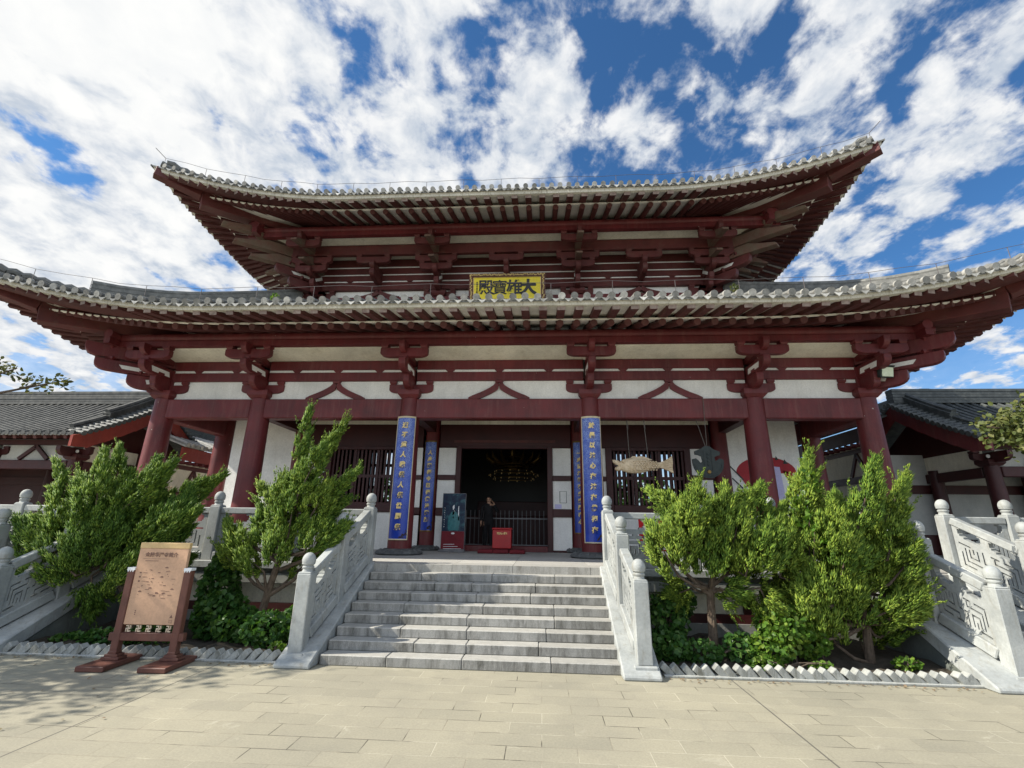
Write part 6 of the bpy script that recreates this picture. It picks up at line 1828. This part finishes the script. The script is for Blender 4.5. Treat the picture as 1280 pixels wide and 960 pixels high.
# left: the tree stands beside the plaza, only its thin outer twigs reach into the picture; its crown shades the paving
broad_tree('thin leafy twigs of a broadleaf tree in front of the left gallery roof', (-11.2,5.6,0), [(-11.2,5.6,0),(-11.1,5.7,1.4),(-10.8,5.8,2.6),(-10.6,5.9,3.6)],
    [[(-10.9,5.8,2.2),(-10.2,6.9,3.1),(-9.5,7.8,3.75),(-8.72,8.2,4.22)],[(-10.4,6.5,2.8),(-9.8,7.4,3.7),(-9.1,8.0,4.45)],[(-10.7,5.9,3.),(-10.0,5.0,4.2),(-9.3,4.6,4.9)],[(-10.8,5.8,2.6),(-11.6,5.2,4.0),(-12.0,5.0,5.0)],[(-10.9,5.8,1.9),(-10.2,6.6,2.3),(-9.35,7.4,2.55)],[(-9.9,7.2,3.4),(-9.3,7.9,3.9),(-8.6,8.4,4.3)]],
    [((-8.95,8.2,4.25),(.34,.3,.2),.22),((-9.35,8.0,4.5),(.35,.35,.22),.25),((-8.6,8.4,4.35),(.18,.2,.12),.07),((-9.4,7.6,3.45),(.4,.4,.24),.40),((-9.3,7.5,2.6),(.3,.3,.25),.25),
     ((-10.2,5.0,4.6),(1.0,1.0,.6),2.6),((-11.4,5.3,4.9),(1.1,1.1,.8),2.6),((-10.6,6.2,4.1),(.7,.7,.5),1.2),((-9.7,4.4,4.2),(.6,.7,.45),1.3),((-10.8,4.2,3.9),(.8,.8,.6),1.4),((-10.2,4.3,5.6),(.8,.8,.5),.9),((-9.7,4.9,5.2),(.7,.7,.45),.8),((-9.9,3.7,4.8),(.8,.7,.5),1.0),((-10.3,4.7,6.3),(.8,.7,.4),.7)], 420, .085, 'darkleaf')
broad_tree('dull olive bough of a broadleaf tree in front of the right gallery roof', (9.8,6.6,0), [(9.8,6.6,0),(9.7,6.6,1.4),(9.5,6.6,2.4),(9.3,6.6,3.2)],
    [[(9.6,6.6,2.0),(8.7,6.7,2.7),(7.9,6.8,3.0),(7.25,6.9,3.1)],[(9.4,6.6,2.6),(8.6,6.8,3.2),(7.8,6.9,3.45)],[(9.4,6.6,2.9),(10.0,6.2,4.0)]],
    [((7.55,6.85,3.1),(.38,.3,.2),.8),((8.0,6.8,3.25),(.4,.35,.25),1.),((7.75,6.8,2.85),(.35,.3,.15),.6),((8.4,6.8,3.3),(.45,.4,.35),1.),((8.2,6.7,2.75),(.3,.3,.2),.5),((9.6,6.4,4.2),(.9,.9,.6),1.5),((8.9,6.6,3.7),(.5,.5,.4),1.)], 820, .066, 'tealeaf')
# small plants rooted in the roof tiles
for lab, c, r, n, mt in (('tiny yellow-green weed growing from the tiles of the lower roof, left side', (-4.4,8.35,6.05), (.10,.08,.10), 60, 'shrub'),('tiny grey-green weed growing from the tiles of the lower roof, right side', (4.7,8.35,6.1), (.08,.06,.10), 40, 'tealeaf')):
    t = thing('roof_weed', lab, 'weed', (c[0],c[1],c[2]-.12)); leaf_cloud('foliage', ball_points(c, r, n), .05, mt, t)
    b = MB(); b.tube([(c[0],c[1],c[2]-.13),c], [.008,.004], 5); b.build('stem', M['bark'], t)

# evergreens behind the hall, seen through its barred windows
for k, (x, lab) in enumerate(((-7.2,'dark evergreen behind the hall, glimpsed through the barred window left of the door'),(6.6,'dark evergreen behind the hall, glimpsed through the barred window right of the door'))):
    shrub('evergreen_bush', lab, 'bush', [((x,27.,2.6),(2.2,.6,1.9),1.),((x+1.2,27.2,1.6),(2.,.6,1.5),.8)], 900, .3, 'ivy', (x,27.,0.), .4)

# a little leaf litter blown against the edgings and under the left tree
n_ = 150; P_ = np.empty((n_,3))
P_[:60,0] = rng.uniform(-6.0,-2.3,60); P_[:60,1] = 6.33-np.abs(rng.normal(size=60))*.09
P_[60:120,0] = rng.uniform(2.45,6.1,60); P_[60:120,1] = 6.33-np.abs(rng.normal(size=60))*.07
P_[120:,0] = rng.uniform(-6.5,-2.8,30); P_[120:,1] = rng.uniform(4.2,6.1,30)
P_[:,2] = .012
lt = leaf_cloud('leaf_litter', P_, .032, M and 'browntwig', None, 4.)
lt['kind'] = 'stuff'
